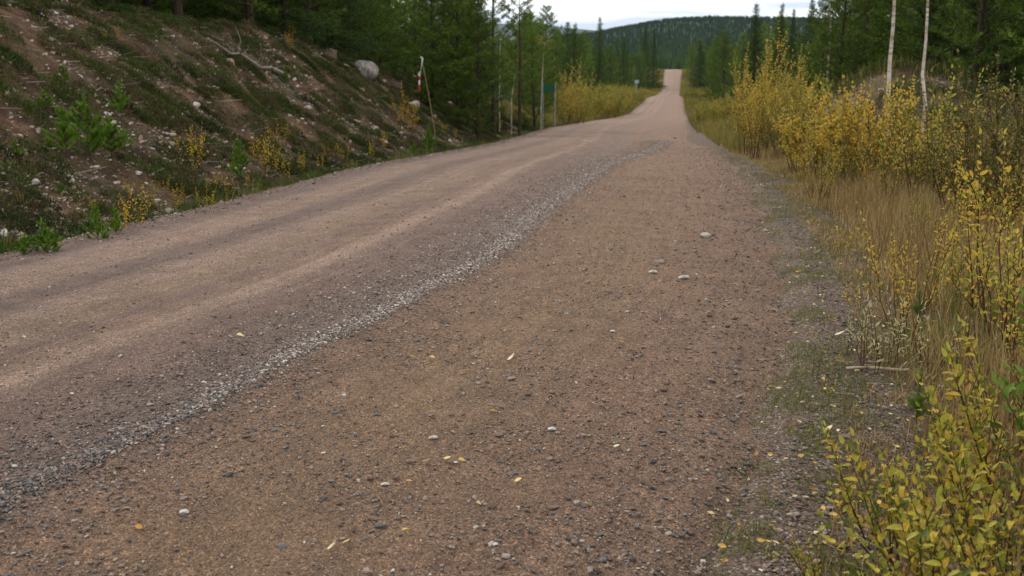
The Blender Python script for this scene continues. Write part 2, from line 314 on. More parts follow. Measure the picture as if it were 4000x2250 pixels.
def thing(name, label, cat, loc, rz=0, scale=1.0, group=None, parts=(), tilt=(0, 0)):
    """an Empty at the thing's foot with one mesh object for each part"""
    o = put(name, None, loc=loc, rot=(tilt[0], tilt[1], rz), scale=scale); tag(o, label, cat, group)
    for pn, me in parts: put(pn, me, parent=o)
    ALL.append(o); return o
def single(name, me, label, cat, loc, rot=(0, 0, 0), scale=1.0, group=None):
    o = put(name, me, loc=loc, rot=rot, scale=scale); tag(o, label, cat, group); ALL.append(o); return o
class Acc:
    def __init__(s): s.V = []; s.F = {}; s.T = []; s.n = 0
    def add(s, V, F, tint=.5):
        V = np.asarray(V, float); s.V.append(V)
        for f in (F if isinstance(F, list) else [F]):
            f = np.asarray(f)
            if len(f): s.F.setdefault(f.shape[1], []).append(f + s.n)
        s.T.append(np.broadcast_to(np.asarray(tint, float), (len(V),))); s.n += len(V)
    def mesh(s, name, mt, smooth=False):
        return mesh_data(name, np.concatenate(s.V), [np.concatenate(f) for f in s.F.values()], mt, np.concatenate(s.T), smooth)
def tube(P, R, k=5, cap=True):
    P = np.asarray(P, float); R = np.broadcast_to(np.asarray(R, float), (len(P),)); n = len(P)
    T = np.gradient(P, axis=0); T /= np.linalg.norm(T, axis=1)[:, None]+1e-9
    ref = np.array([0, 0, 1.]) if abs(T[:, 2]).mean() < .8 else np.array([1., 0, 0])
    A = np.cross(T, ref); A /= np.linalg.norm(A, axis=1)[:, None]+1e-9; B = np.cross(T, A)
    a = np.arange(k)*2*math.pi/k
    V = (P[:, None] + R[:, None, None]*(np.cos(a)[None, :, None]*A[:, None]+np.sin(a)[None, :, None]*B[:, None])).reshape(-1, 3)
    i = np.arange(n-1)[:, None]*k; j = np.arange(k)[None]; j2 = (j+1) % k
    F = np.stack([i+j, i+j2, i+k+j2, i+k+j], -1).reshape(-1, 4)
    if not cap: return V, F
    V = np.vstack([V, P[:1], P[-1:]]); j = np.arange(k); j2 = (j+1) % k
    tri = np.vstack([np.stack([np.full(k, n*k), j2, j], -1), np.stack([np.full(k, n*k+1), (n-1)*k+j, (n-1)*k+j2], -1)])
    return V, [F, tri]
def place_many(tv, tf, loc, mats):
    """copies of a small template: mats (N,3,3) columns are the axes"""
    N_ = len(loc); V = np.einsum('nij,vj->nvi', mats, tv) + loc[:, None]
    F = tf[None] + (np.arange(N_)*len(tv))[:, None, None]
    return V.reshape(-1, 3), F.reshape(-1, tf.shape[1])
def unit(a): return a/(np.linalg.norm(a, axis=-1, keepdims=True)+1e-9)
def frames(d, up):
    """columns: side, along d, normal near up"""
    d = unit(d); s = unit(np.cross(d, up)); n = np.cross(s, d); return np.stack([s, d, n], -1)
def rand_rot(n):
    q = rng.normal(size=(n, 4)); q /= np.linalg.norm(q, axis=1)[:, None]; w, x, y, z = q.T
    return np.stack([np.stack([1-2*(y*y+z*z), 2*(x*y-z*w), 2*(x*z+y*w)], -1), np.stack([2*(x*y+z*w), 1-2*(x*x+z*z), 2*(y*z-x*w)], -1), np.stack([2*(x*z-y*w), 2*(y*z+x*w), 1-2*(x*x+y*y)], -1)], 1)
def rotz(a):
    c, s = np.cos(a), np.sin(a); o = np.zeros_like(a); return np.stack([np.stack([c, -s, o], -1), np.stack([s, c, o], -1), np.stack([o, o, o+1], -1)], 1)
def ico(sub):
    import bmesh
    bm = bmesh.new(); bmesh.ops.create_icosphere(bm, subdivisions=sub, radius=1); V = np.array([v.co[:] for v in bm.verts]); F = np.array([[v.index for v in f.verts] for f in bm.faces]); bm.free(); return V, F
ICO1, ICO2, ICO3 = ico(1), ico(2), ico(4)
LEAF = (lambda w: (np.array([[0, 0, 0], [0, .3, -.05], [0, .65, -.06], [0, 1, .06], [-w*.8, .22, .07], [-w, .52, .09], [-w*.55, .82, .08], [w*.8, .22, .07], [w, .52, .09], [w*.55, .82, .08]]),
        np.array([[0, 1, 4], [4, 1, 5], [1, 2, 5], [5, 2, 6], [2, 3, 6], [0, 7, 1], [7, 8, 1], [1, 8, 2], [8, 9, 2], [2, 9, 3]])))
LEAF_W, LEAF_N = LEAF(.25), LEAF(.13)
LEAF_S = (np.array([[0, 0, 0], [-.3, .45, .06], [0, 1, 0], [.3, .45, .06]]), np.array([[0, 3, 1], [1, 3, 2]]))
def curl(t, k):
    V = t[0].copy(); V[:, 2] -= k*V[:, 1]**2; return V, t[1]
# ------------------------------------------------------------------ the ground
def graded(a0, a1, c, d0, g, dmax):
    """grid lines from a0 to a1, spacing d0 at c growing by g per metre away"""
    out = [c]; x = c
    while x < a1: x += min(dmax, d0 + g*abs(x-c)); out.append(x)
    x = c
    while x > a0: x -= min(dmax, d0 + g*abs(x-c)); out.insert(0, x)
    return np.array(out)
gx = graded(-2500, 3500, 0, .06, .009, 120); gy = graded(-60, 9000, 5, .06, .009, 150)
X, Y = np.meshgrid(gx, gy)
Z = H(X, Y)
nx, ny = len(gx), len(gy); i = np.arange(ny-1)[:, None]*nx+np.arange(nx-1)[None]
F = np.stack([i, i+1, i+nx+1, i+nx], -1).reshape(-1, 4)
sl = (xL(Y)-X)*cosh_(Y); sr = (X-xR(Y))*cosh_(Y)
bank = sstep(.8, 1.6, sl)*(1-sstep(10, 14, sl))*(1-sstep(45, 70, Y)) + .45*np.exp(-(((X-11.6)/3.6)**2+((Y-30)/5.0)**2))
verge = sstep(-.5, 0, sr)*(1-sstep(7, 11, sr)) + sstep(-.5, 0, sl)*(1-sstep(.6, 1.4, sl)) + (1-sstep(0, .5, np.maximum(sl, sr)))*.0
tag(put('ground', mesh_data('ground', np.stack([X, Y, Z], -1).reshape(-1, 3), F, M['ground'], smooth=True, attrs={'bank': np.clip(bank, 0, 1).ravel(), 'verge': np.clip(verge, 0, 1).ravel(), 'grit': (.8*(1-sstep(.0, 1.3, sr))*sstep(-1, -.5, sr)).ravel()})), kind='structure')
# ------------------------------------------------------------------ the road
ry = graded(-8, 445, 4, .05, .006, 2.5)
uu = np.concatenate([[-.45, -.25, -.1], np.linspace(0, 1, 120), [.1, .3, .55]])
side = np.concatenate([[-1]*3, [0]*120, [1]*3])
rows = []; uvs = []
for y in ry:
    l, r, ch = float(xL(y)), float(xR(y)), float(cosh_(y)); w = (r-l)
    x = np.where(side < 0, l+uu/ch, np.where(side > 0, r+uu/ch, l+w*np.where(side == 0, uu, 0)))
    z = road_z(x, np.full_like(x, y))
    z = z + np.where(side < 0, -np.abs(uu)**1.2*.9, 0) + np.where(side > 0, -uu*.35, 0)
    rows.append(np.stack([x, np.full_like(x, y), z], -1)); uvs.append(np.stack([(x-l)*ch, np.full_like(x, y)], -1))
R = np.array(rows); nR, nC = R.shape[:2]; i = np.arange(nR-1)[:, None]*nC+np.arange(nC-1)[None]
F = np.stack([i, i+1, i+nC+1, i+nC], -1).reshape(-1, 4)
tag(put('road', mesh_data('road', R.reshape(-1, 3), F, M['road'], smooth=True, uv=np.array(uvs).reshape(-1, 2))), kind='structure')
# side track that joins far off on the left
V = []; nS = 24
for k in range(nS):
    s = k/(nS-1); x = float(xL(268))+1.0-30*s; 
    for w in (-1, -.6, -.2, .2, .6, 1):
        y = 266+4*s+w*(3.2+3.0*(1-min(1, s*6))); V.append((x, y, float(H(np.array(x), np.array(y)))+.09-.05*w*w))
i = np.arange(nS-1)[:, None]*6+np.arange(5)[None]; F = np.stack([i, i+6, i+7, i+1], -1).reshape(-1, 4)
V = np.array(V); tag(put('side_track', mesh_data('side_track', V, F, M['road'], smooth=True, uv=np.tile([[2.6, 60.]], (len(V), 1)))), kind='structure')
# ------------------------------------------------------------------ far hill, mountain and the woods on them
def far_h(X, Y):
    rid = np.interp(X/1900.0, [-.7, -.3, .02, .075, .115, .145, .185, .23, .29, .40, .6, .9], [-2, -2, 8, 25, 39, 48, 52, 50, 48, 43, 32, 12])
    return -14 + (rid+14)*np.exp(-((Y-1900)/420.0)**2) 
hx = np.linspace(-900, 1900, 150); hy = np.linspace(900, 2900, 90); X, Y = np.meshgrid(hx, hy)
Z = far_h(X, Y) + 5*vnoise(X, Y, 160, 31); Z = np.where((Y < 950) | (Y > 2850) | (X < -880) | (X > 1880), -40, Z)
i = np.arange(89)[:, None]*150+np.arange(149)[None]; F = np.stack([i, i+1, i+151, i+150], -1).reshape(-1, 4)
tag(put('hill', mesh_data('hill', np.stack([X, Y, Z], -1).reshape(-1, 3), F, M['hill'], smooth=True)), kind='structure')
hx = np.linspace(-5000, 5500, 120); hy = np.linspace(7000, 10500, 40); X, Y = np.meshgrid(hx, hy)
rid = np.interp(X/9000, [-.6, -.2, -.06, .03, .06, .1, .5], [150, 150, 210, 205, 170, 130, 110])
Z = -14+(rid+14)*np.exp(-((Y-9000)/900.0)**2)+18*vnoise(X, Y, 500, 33)
i = np.arange(39)[:, None]*120+np.arange(119)[None]; F = np.stack([i, i+1, i+121, i+120], -1).reshape(-1, 4)
tag(put('mountain', mesh_data('mountain', np.stack([X, Y, Z], -1).reshape(-1, 3), F, M['hill'], smooth=True)), kind='structure')
def low_tree(sides=6, tiers=4, seed=0):
    r = np.random.default_rng(seed); V = []; F = []
    for k in range(tiers):
        z0 = .08+.22*k; z1 = min(1, z0+.42); rad = .19*(1-.22*k)
        b = len(V); V.append((0, 0, z1))
        for j in range(sides*2):
            a = math.pi*j/sides+k*.4; q = rad*(1.0 if j % 2 else .55)*r.uniform(.8, 1.2); V.append((q*math.cos(a), q*math.sin(a), z0+r.uniform(-.03, .03)+(.0 if j % 2 else .05)))
        for j in range(sides*2): F.append((b, b+1+j, b+1+(j+1) % (sides*2)))
    return np.array(V), np.array(F)
def wood(name, label, P, hmin, hmax, tm):
    n = len(P); A = Acc(); kinds = rng.integers(0, 3, n)
    for k in range(3):
        m = kinds == k; tv, tf = low_tree(5, 4, k); h = rng.uniform(hmin, hmax, m.sum())
        w = h*rng.uniform(.75, 1.3, m.sum()); mt = rotz(rng.uniform(0, 6.3, m.sum())); mt = mt*np.stack([w, w, h], -1)[:, None, :]
        V, F = place_many(tv, tf, P[m], mt); tint = np.clip(rng.normal(tm, .16, m.sum()), 0, .93); tint[rng.random(m.sum()) < .01*tm] = 1
        A.add(V, F, np.repeat(tint, len(tv)))
    tag(put(name, A.mesh(name, M['needle_far'])), label, kind='stuff')
n = 9000; Yv = 430*np.exp(rng.random(n)*math.log(1500/430)); Xv = Yv*rng.uniform(-.18, .5, n)
k = (np.minimum(np.abs(Xv-xL(np.minimum(Yv, 600))), np.abs(Xv-xR(np.minimum(Yv, 600)))) > 7) | (Yv > 560)
Zt = np.where(Yv > 900, np.maximum(H(Xv, Yv), far_h(Xv, Yv)), H(Xv, Yv))
wood('valley_wood', 'dense green forest filling the valley beyond the far end of the road', np.stack([Xv, Yv, Zt-.3], -1)[k], 7, 12, .62)
n = 26000; Yv = rng.uniform(1250, 2150, n); Xv = Yv*rng.uniform(-.2, .55, n)
wood('hill_wood', 'dark conifer forest covering the far hill', np.stack([Xv, Yv, far_h(Xv, Yv)+5*vnoise(Xv, Yv, 160, 31)-.5], -1), 6, 9, .2)
# ------------------------------------------------------------------ plant prototypes (meshes shared by the copies)
def needles(P0, P1, per_m, ln, wd, spread=1.0, up=.25, tint=(.5, .22), jit=.02):
    """needle bunches along the twigs P0-P1"""
    L = np.linalg.norm(P1-P0, axis=1); cnt = np.maximum(1, rng.poisson(L*per_m)); idx = np.repeat(np.arange(len(P0)), cnt); n = len(idx)
    t = rng.random(n)[:, None]; p = P0[idx]*(1-t)+P1[idx]*t+rng.normal(0, jit, (n, 3)); d = unit(P1-P0)[idx]
    v = unit(d*.7+spread*unit(rng.normal(size=(n, 3)))*.9+np.array([0, 0, up])); s = unit(np.cross(v, rng.normal(size=(n, 3))))
    l = (ln*rng.uniform(.6, 1.2, n))[:, None]; w = (wd*rng.uniform(.7, 1.3, n))[:, None]
    V = np.stack([p-s*w*.5, p+s*w*.5, p+v*l], 1).reshape(-1, 3); F = np.arange(n*3).reshape(-1, 3)
    tb = rng.normal(0, 1, len(P0))*tint[1]*.6; T = np.clip(tint[0]+tb[idx]+rng.normal(0, tint[1]*.6, n), 0, 1)
    return V, F, np.repeat(T, 3)
def conifer(kind, h, seed, dens=1.0, bare=.1):
    """trunk with limbs, and a crown of needle bunches; spruce droops in a narrow cone, pine reaches up in loose tiers"""
    r = np.random.default_rng(seed); A = Acc(); k = 9; zz = np.linspace(0, 1, k); bend = r.normal(0, .012*h, 2)
    P = np.stack([bend[0]*np.sin(zz*3), bend[1]*np.sin(zz*2.3), zz*h-.15], -1); rad = (.011*h+.015)*(1-zz)**.8+.006
    V, F = tube(P, rad, 7); A.add(V, F, .3)
    P0 = []; P1 = []; z = h*bare
    while z < h*.985:
        f = (z/h-bare)/(1-bare); at = np.array([np.interp(z/h, zz, P[:, 0]), np.interp(z/h, zz, P[:, 1]), z-.15])
        if kind == 'spruce': L = h*(.20*(1-f)**.85+.012); nb = r.integers(5, 8); el = -.25+.75*f; step = .03*h*(1-.45*f)
        elif kind == 'pine': L = h*(.235*(1-f)**.6*(.55+.45*min(1, f*5))+.02); nb = r.integers(4, 7); el = .15+.7*f; step = .045*h*(1-.3*f)
        else: L = h*(.2*(1-f)**.5*min(1, .45+f*2)+.02); nb = r.integers(3, 5); el = .25+.4*f; step = .05*h      # open pine
        L *= r.uniform(.8, 1.1)
        a0 = r.uniform(0, 6.3)
        for b in range(nb):
            if kind == 'open' and r.random() < .2: continue
            a = a0+b*2*math.pi/nb+r.uniform(-.3, .3); l = L*r.uniform(.65, 1.15); e = el+r.uniform(-.18, .18)
            d = np.array([math.cos(a)*math.cos(e), math.sin(a)*math.cos(e), math.sin(e)]); tt = np.linspace(0, 1, 5)[:, None]
            sag = np.array([0, 0, 1.])*(.16 if kind != 'spruce' else .10)*l
            B = at+d*l*tt+sag*tt**2*(1 if kind != 'spruce' else 1.6)-(np.array([0, 0, 1.])*.22*l*tt*(kind == 'spruce'))
            V, F = tube(B, np.linspace(.010+.006*l, .004, 5), 3, cap=False); A.add(V, F, .6)
            s = 1 if kind == 'spruce' else 2
            for q in range(s, 5): P0.append(B[q-1]); P1.append(B[q])
            ns = int(4+l*5)
            for j in range(ns):
                u = r.uniform(.25 if kind == 'spruce' else .4, 1); base = at+d*l*u+sag*u*u
                sd = np.cross(d, [0, 0, 1.]); sd /= np.linalg.norm(sd); tl = l*r.uniform(.18, .38)*(1.15-u*.6)
                td = unit(d*.55+sd*r.choice([-1, 1])*.8+np.array([0, 0, -.25 if kind == 'spruce' else .35])+r.normal(0, .15, 3))
                P0.append(base); P1.append(base+td*tl)
        z += step*r.uniform(.8, 1.2)
    P0.append(np.array([P[-1, 0], P[-1, 1], h-.5])); P1.append(np.array([P[-1, 0], P[-1, 1], h-.1]))
    P0 = np.array(P0); P1 = np.array(P1)
    ln, wd = (.085, .026) if kind == 'spruce' else (.11, .026)
    V, F, T = needles(P0, P1, 62*dens if kind != 'open' else 70*dens, ln, wd, 1.0, .0 if kind == 'spruce' else .35, (.5, .3), .035)
    return A.mesh(kind+'_trunk', M['bark_conifer']), mesh_data(kind+'_crown', V, F, M['needle_spruce' if kind == 'spruce' else 'needle'], T)
TREES = {'spruce': [conifer('spruce', 9, s, 1.0, .04) for s in (1, 2, 3)], 'pine': [conifer('pine', 8, s, 1.0, .08) for s in (4, 5, 6, 7)], 'open': [conifer('open', 9, s, 1.1, .3) for s in (8, 9)]}
BASE_H = {'spruce': 9., 'pine': 8., 'open': 9.}
def sapling(h, seed, per_m=850, ln=.055, wd=.009):
    r = np.random.default_rng(seed); A = Acc(); V, F = tube([(0, 0, -.05), (.01*h, 0, h*.5), (0, .01*h, h)], [.012*h+.004, .008*h+.003, .003], 5); A.add(V, F, .6)
    P0 = [(0, 0, h*.35)]; P1 = [(0, 0, h)]; nw = 5
    for w in range(nw):
        z = h*(.12+.78*w/nw); L = h*(.40*(1-w/nw)+.08)
        for b in range(r.integers(4, 7)):
            a = r.uniform(0, 6.3); e = .45+.1*w+r.uniform(-.15, .2); l = L*r.uniform(.7, 1.15); d = np.array([math.cos(a)*math.cos(e), math.sin(a)*math.cos(e), math.sin(e)])
            B = np.array([np.array([0, 0, z])+d*l*t+np.array([0, 0, .18*l*t*t]) for t in np.linspace(0, 1, 4)])
            V, F = tube(B, np.linspace(.006*h+.002, .002, 4), 3, cap=False); A.add(V, F, .7)
            for q in (1, 2, 3): P0.append(B[q-1]*.6+B[q]*.4 if q == 1 else B[q-1]); P1.append(B[q])
            for q in range(3):
                u = r.uniform(.4, .9); base = np.array([0, 0, z])+d*l*u; sd = unit(np.cross(d, [0, 0, 1.])); td = unit(d*.7+sd*r.choice([-1, 1])*.6+np.array([0, 0, .4])); P0.append(base); P1.append(base+td*l*.3)
    V, F, T = needles(np.array(P0), np.array(P1), per_m, ln, wd, .8, .35, (.5, .3), .004)
    return A.mesh('sapling_stem', M['bark_conifer']), mesh_data('sapling_needles', V, F, M['needle_sapling'], T)
SAP = [sapling(1.0, s) for s in (21, 22, 23)]
def tuft_pine(h, seed):
    r = np.random.default_rng(seed); A = Acc(); P0 = [(0, 0, .03)]; P1 = [(0, 0, h)]; V, F = tube([(0, 0, -.05), (0, 0, h*.6), (.005, 0, h*.97)], [.004, .003, .0015], 5); A.add(V, F, .5)
    for k in range(7):
        a = k*.9; b = np.array([0, 0, h*(.12+.05*k)]); d = np.array([math.cos(a)*.75, math.sin(a)*.75, .7]); P0.append(b); P1.append(b+d*h*.28); V, F = tube([b, b+d*h*.27], [.002, .001], 4); A.add(V, F, .5)
    V, F, T = needles(np.array(P0), np.array(P1), 1300, .075, .0022, .9, .45, (.5, .3), .003)
    return A.mesh('seedling_stem', M['stem_brown']), mesh_data('seedling_needles', V, F, M['needle_seedling'], T)
SEEDLING = tuft_pine(.34, 24)
def shrub(h, n_st, lean, leaf_len, tmpl, mt, seed, gap=.5, start=.3, n_side=4, r0=.006, base_r=.12, bias=(0, 0), t_m=.5, t_s=.25, stem_mat='stem_brown', droop=.0, wide=1.0, curlk=.15, bunch=0):
    r = np.random.default_rng(seed); A = Acc(); LP = []; LD = []; LS = []
    def run(B, rad, st, sc):
        V, F = tube(B, rad, 4, cap=False); A.add(V, F, r.random())
        seg = np.linalg.norm(np.diff(B, axis=0), axis=1); tot = seg.sum(); s = tot*st; cum = np.concatenate([[0], np.cumsum(seg)]); ph = r.uniform(0, 6.3)
        while s < tot:
            p = np.array([np.interp(s, cum, B[:, q]) for q in range(3)]); q = min(len(B)-2, np.searchsorted(cum, s, side='right')-1); d = unit(B[q+1]-B[q])
            for _ in range(1+bunch):
                ph += 2.4+r.uniform(-.4, .4); a = unit(np.cross(d, [.3, .2, 1.])); b = np.cross(d, a); o = math.cos(ph)*a+math.sin(ph)*b
                LP.append(p); LD.append(unit(d*.75+o*.8+np.array([0, 0, .05-droop])+r.normal(0, .34, 3))); LS.append(sc*r.uniform(.55, 1.15)*(1.0 if s < tot*.9 else .75))
            s += leaf_len*gap*r.uniform(.6, 1.5)
        LP.append(B[-1]); LD.append(unit(B[-1]-B[-2])); LS.append(sc*.8)
    for k in range(n_st):
        a = r.uniform(0, 6.3); e = r.uniform(.05, 1)*lean; hh = h*r.uniform(.6, 1.05); d = np.array([math.cos(a)*math.sin(e)+bias[0], math.sin(a)*math.sin(e)+bias[1], math.cos(e)]); d = unit(d)
        b0 = np.array([math.cos(a)*base_r*r.random(), math.sin(a)*base_r*r.random(), -.05]); t = np.linspace(0, 1, 7)[:, None]; wob = np.cumsum(r.normal(0, .014*hh, (7, 3)), 0)
        B = b0+d*hh*t+np.array([0, 0, 1.])*hh*.12*t*t+wob
        run(B, np.linspace(r0*hh/h+.0015, .0012, 7), start, leaf_len)
        for j in range(n_side):
            u = r.uniform(.25, .85); base = np.array([np.interp(u, t[:, 0], B[:, q]) for q in range(3)]); a2 = r.uniform(0, 6.3); l = hh*r.uniform(.15, .38)*(1.2-u)
            dd = unit(d*.9+np.array([math.cos(a2), math.sin(a2), .2])*.75*wide); tt = np.linspace(0, 1, 4)[:, None]; B2 = base+dd*l*tt+np.array([0, 0, .15*l])*tt*tt
            run(B2, np.linspace(r0*.5+.0008, .001, 4), .15, leaf_len*.9)
    LP = np.array(LP); LD = np.array(LD); LS = np.array(LS); n = len(LP)
    up = unit(np.array([0, 0, 1.])+.55*r.normal(size=(n, 3))); fr = frames(LD, up)*LS[:, None, None]
    Bc = Acc(); T = np.clip(r.normal(t_m, t_s, n), 0, 1)
    for kk in range(3):
        m = np.arange(n) % 3 == kk; tv, tf = curl(tmpl, curlk*(2.2*kk-1.2)); V, F = place_many(tv, tf, LP[m], fr[m]); Bc.add(V, F, np.repeat(T[m], len(tv)))
    return A.mesh('shrub_stems', M[stem_mat]), Bc.mesh('shrub_leaves', M[mt], smooth=len(tmpl[0]) > 5)
SH = {
 'front': [shrub(.85, 7, .6, .056, LEAF_W, 'leaf_lime', 31, .58, .3, 3, .005, .14, (-.42, -.08), .55, .36), shrub(.8, 6, .5, .056, LEAF_W, 'leaf_lime', 32, .55, .4, 4, .0045, .1, (-.3, 0), .55, .36), shrub(.6, 7, .65, .046, LEAF_W, 'leaf_lime', 33, .65, .3, 2, .0045, .12, (-.35, -.1), .6, .36)],
 'green': [shrub(1.5, 5, .3, .078, LEAF_W, 'leaf_green', 34, .42, .45, 4, .009, .12, (-.12, 0), .35, .25)],
 'willow': [shrub(1.35, 9, .5, .055, LEAF_W, 'leaf_yellow', s, .7, .42, 5, .008, .2, (0, 0), tm, .24) for s, tm in ((35, .5), (36, .38), (37, .6))],
 'yellow': [shrub(1.4, 16, .5, .062, LEAF_S, 'leaf_yellow', s, .85, .3, 9, .007, .35, (0, 0), .5, .36, bunch=2) for s in (38, 39)],
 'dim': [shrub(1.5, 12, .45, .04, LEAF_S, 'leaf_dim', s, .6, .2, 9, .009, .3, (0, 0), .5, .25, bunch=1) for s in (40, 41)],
 'far': [shrub(1.6, 22, .6, .07, LEAF_S, 'bush_far', s, .55, .1, 9, .008, .6, (0, 0), .5, .25, bunch=1) for s in (42, 43, 44)],
 'birch': [shrub(1.6, 3, .2, .045, LEAF_S, 'leaf_orange', s, .7, .2, 14, .008, .03, (0, 0), .35, .3, 'stem_brown', .3, .7) for s in (45, 46)],
 'sparse': [shrub(.75, 4, .4, .042, LEAF_S, 'leaf_orange', s, .8, .25, 4, .004, .06, (0, 0), .3, .3) for s in (47, 48, 49)],
 'narrow': [shrub(.42, 6, .35, .05, LEAF_N, 'leaf_pale', s, .8, .5, 1, .003, .08, (0, 0), .5, .25) for s in (50, 51)],
 'seedling': [shrub(.2, 3, .5, .035, LEAF_W, 'leaf_yellow', s, .6, .3, 0, .002, .02, (0, 0), .6, .25) for s in (52, 53, 54)],
 'aspen': [shrub(2.8, 7, .28, .07, LEAF_S, 'leaf_yellow', s, .9, .2, 16, .012, .3, (0, 0), .55, .25, bunch=1) for s in (55, 56)],
}
BH_ = {'front': .8, 'green': 1.5, 'willow': 1.3, 'yellow': 1.3, 'dim': 1.5, 'far': 1.6, 'birch': 1.5, 'sparse': .7, 'narrow': .42, 'seedling': .2, 'aspen': 2.8}
# ------------------------------------------------------------------ loose gravel
def stone_templates(k, base=ICO1, seed=0):
    r = np.random.default_rng(seed); out = []
    for _ in range(k):
        V = base[0].copy(); nrm = unit(r.normal(size=(11, 3))); dd = r.uniform(.35, .8, 11)
        for n_, d_ in zip(nrm, dd): q = V@n_; V = V-np.maximum(0, q-d_)[:, None]*n_*.95
        V = V*(1+r.normal(0, .06, (len(V), 1)))*np.array([1, r.uniform(.6, .9), r.uniform(.38, .65)]); out.append((V, base[1]))
    return out
ST = stone_templates(6, ICO1, 3)
def pebbles(name, label, X, Y, size, tint, mt, sink=.25):
    A = Acc(); n = len(X); k = rng.integers(0, len(ST), n); Z = surf(X, Y)
    for j in range(len(ST)):
        m = k == j; s = size[m]; a = rng.uniform(0, 6.3, m.sum()); R = rotz(a)+rng.normal(0, .16, (m.sum(), 3, 3)); R = R*s[:, None, None]
        V, F = place_many(ST[j][0], ST[j][1], np.stack([X[m], Y[m], Z[m]+s*.32-s*sink+.003], -1), R); A.add(V, F, np.repeat(tint[m], 12))
    return tag(put(name, A.mesh(name, mt)), label, kind='stuff')
def lane(u, Y): return xL(Y)+u/cosh_(Y)
n = 62000; Yv = 2.4*np.exp(rng.random(n)**.8*math.log(29/2.4)); uc = row_u(Yv)+.06*vnoise(Yv, Yv*0, .8, 60)
wide = rng.random(n)*(1+.9*np.clip(-2.2*vnoise(Yv, Yv*0+3, .35, 64), 0, 1)); u = uc+np.where(wide < .62, rng.normal(0, .046+.034*sstep(5, 12, Yv), n), rng.normal(-.18, .28, n)); s = np.clip(rng.lognormal(math.log(.0062), .42, n), .003, .02)
t = np.clip(rng.beta(1.2, 1.4, n)-.08+.24*sstep(3., 6, Yv)+.10*(wide < .62)*sstep(3, 5, Yv), 0, .97)
pebbles('loose_gravel_row', 'long row of loose grey gravel graded along the road', lane(u, Yv), Yv, s, t, M['gravel'])
n = 150000; Yv = 2.3*np.exp(rng.random(n)**1.15*math.log(14/2.3)); u = np.where(rng.random(n) < .7, rng.uniform(3.9, 6.9, n), rng.uniform(.0, 4, n)); keep = (vnoise(lane(u, Yv), Yv, .5, 61)+.9*vnoise(lane(u, Yv), Yv, .16, 62)+rng.normal(0, .3, n)) > -.05
X_ = lane(u, Yv); keep &= (np.abs(X_)/Yv < .62)
s = np.clip(rng.lognormal(math.log(.0029), .7, n), .0016, .019); t = rng.beta(1.5, 1.4, n)
pebbles('road_gravel', 'small mixed stones and grit strewn over the road', X_[keep], Yv[keep], s[keep], t[keep], M['gravel'], .32)
n = 30000; Yv = 2.3*np.exp(rng.random(n)*math.log(24/2.3)); sr = rng.normal(.15, .6, n); X_ = xR(Yv)+sr/cosh_(Yv)
pebbles('verge_gravel', 'loose stones thrown to the grassy right edge of the road', X_, Yv, np.clip(rng.lognormal(math.log(.0056), .6, n), .0025, .026), rng.beta(2, 2, n)*.95, M['gravel'], .2)
n = 3500; Yv = rng.uniform(5.5, 45, n); X_ = xL(Yv)+rng.normal(.12, .1, n)/cosh_(Yv)
pebbles('edge_gravel', 'ragged lip of gravel along the left edge of the road', X_, Yv, np.clip(rng.lognormal(math.log(.013), .45, n), .006, .04), rng.beta(2, 1.6, n), M['gravel'], .2)
n = 48000; Yv = 6.5*np.exp(rng.random(n)*math.log(50/6.5)); sl = rng.uniform(.5, 9.5, n); X_ = xL(Yv)-sl/cosh_(Yv); k = (vnoise(X_, Yv, 2.0, 63)+rng.normal(0, .25, n)) > -.02
pebbles('bank_rubble', 'pinkish stone rubble lying over the cut bank', X_[k], Yv[k], np.clip(rng.lognormal(math.log(.024), .55, k.sum()), .01, .09), rng.beta(1.7, 1.1, k.sum()), M['bank_stone'], .2)
n = 700; X_ = rng.normal(11.0, 2.2, n); Yv = rng.normal(27, 2.4, n)
pebbles('mound_rubble', 'pale stone rubble lying over the mound on the right', X_, Yv, np.clip(rng.lognormal(math.log(.05), .5, n), .02, .2), rng.beta(1.3, 1.8, n), M['bank_stone'], .2)
# ------------------------------------------------------------------ grass, heather, twigs
def blades(name, label, X, Y, h, w, tint, mt, lean=.45, z0=0.0):
    n = len(X); Z = H(X, Y)-.01+z0; a = rng.uniform(0, 6.3, n); ln = np.abs(rng.normal(0, lean, n)); d = np.stack([np.cos(a)*ln, np.sin(a)*ln, np.ones(n)], -1); d = unit(d)
    b = rng.uniform(0, 6.3, n); s = np.stack([np.cos(b), np.sin(b), 0*b], -1)*w[:, None]*.5; p = np.stack([X, Y, Z], -1); hh = h[:, None]
    m1 = p+d*hh*.5; tip = p+d*hh+np.stack([np.cos(a)*ln, np.sin(a)*ln, -.35*ln], -1)*hh*.35
    V = np.stack([p-s, p+s, m1-s*.8, m1+s*.8, tip], 1).reshape(-1, 3); o = (np.arange(n)*5)[:, None]
    F = np.concatenate([o+np.array([[0, 1, 3]]), o+np.array([[0, 3, 2]]), o+np.array([[2, 3, 4]])])
    return tag(put(name, mesh_data(name, V, F, mt, np.repeat(tint, 5))), label, kind='stuff')
def verge(n, y0, y1, s0, s1, seed, sc, thr, side=1):
    Yv = y0*np.exp(rng.random(n)*math.log(y1/y0)); sr = rng.uniform(s0, s1, n); X_ = np.where(side > 0, xR(Yv)+sr/cosh_(Yv), xL(Yv)-sr/cosh_(Yv))
    k = (vnoise(X_, Yv, sc, seed)+.6*vnoise(X_, Yv, sc*.3, seed+1)+rng.normal(0, .12, n)) > thr; k &= ~((((X_-11.6)/4.2)**2+((Yv-29)/6.5)**2 < 1) & (rng.random(n) < .93)); return X_[k], Yv[k], sr[k]
X_, Yv, sr = verge(300000, 2.2, 32, .2, 6.0, 70, .55, -.22)
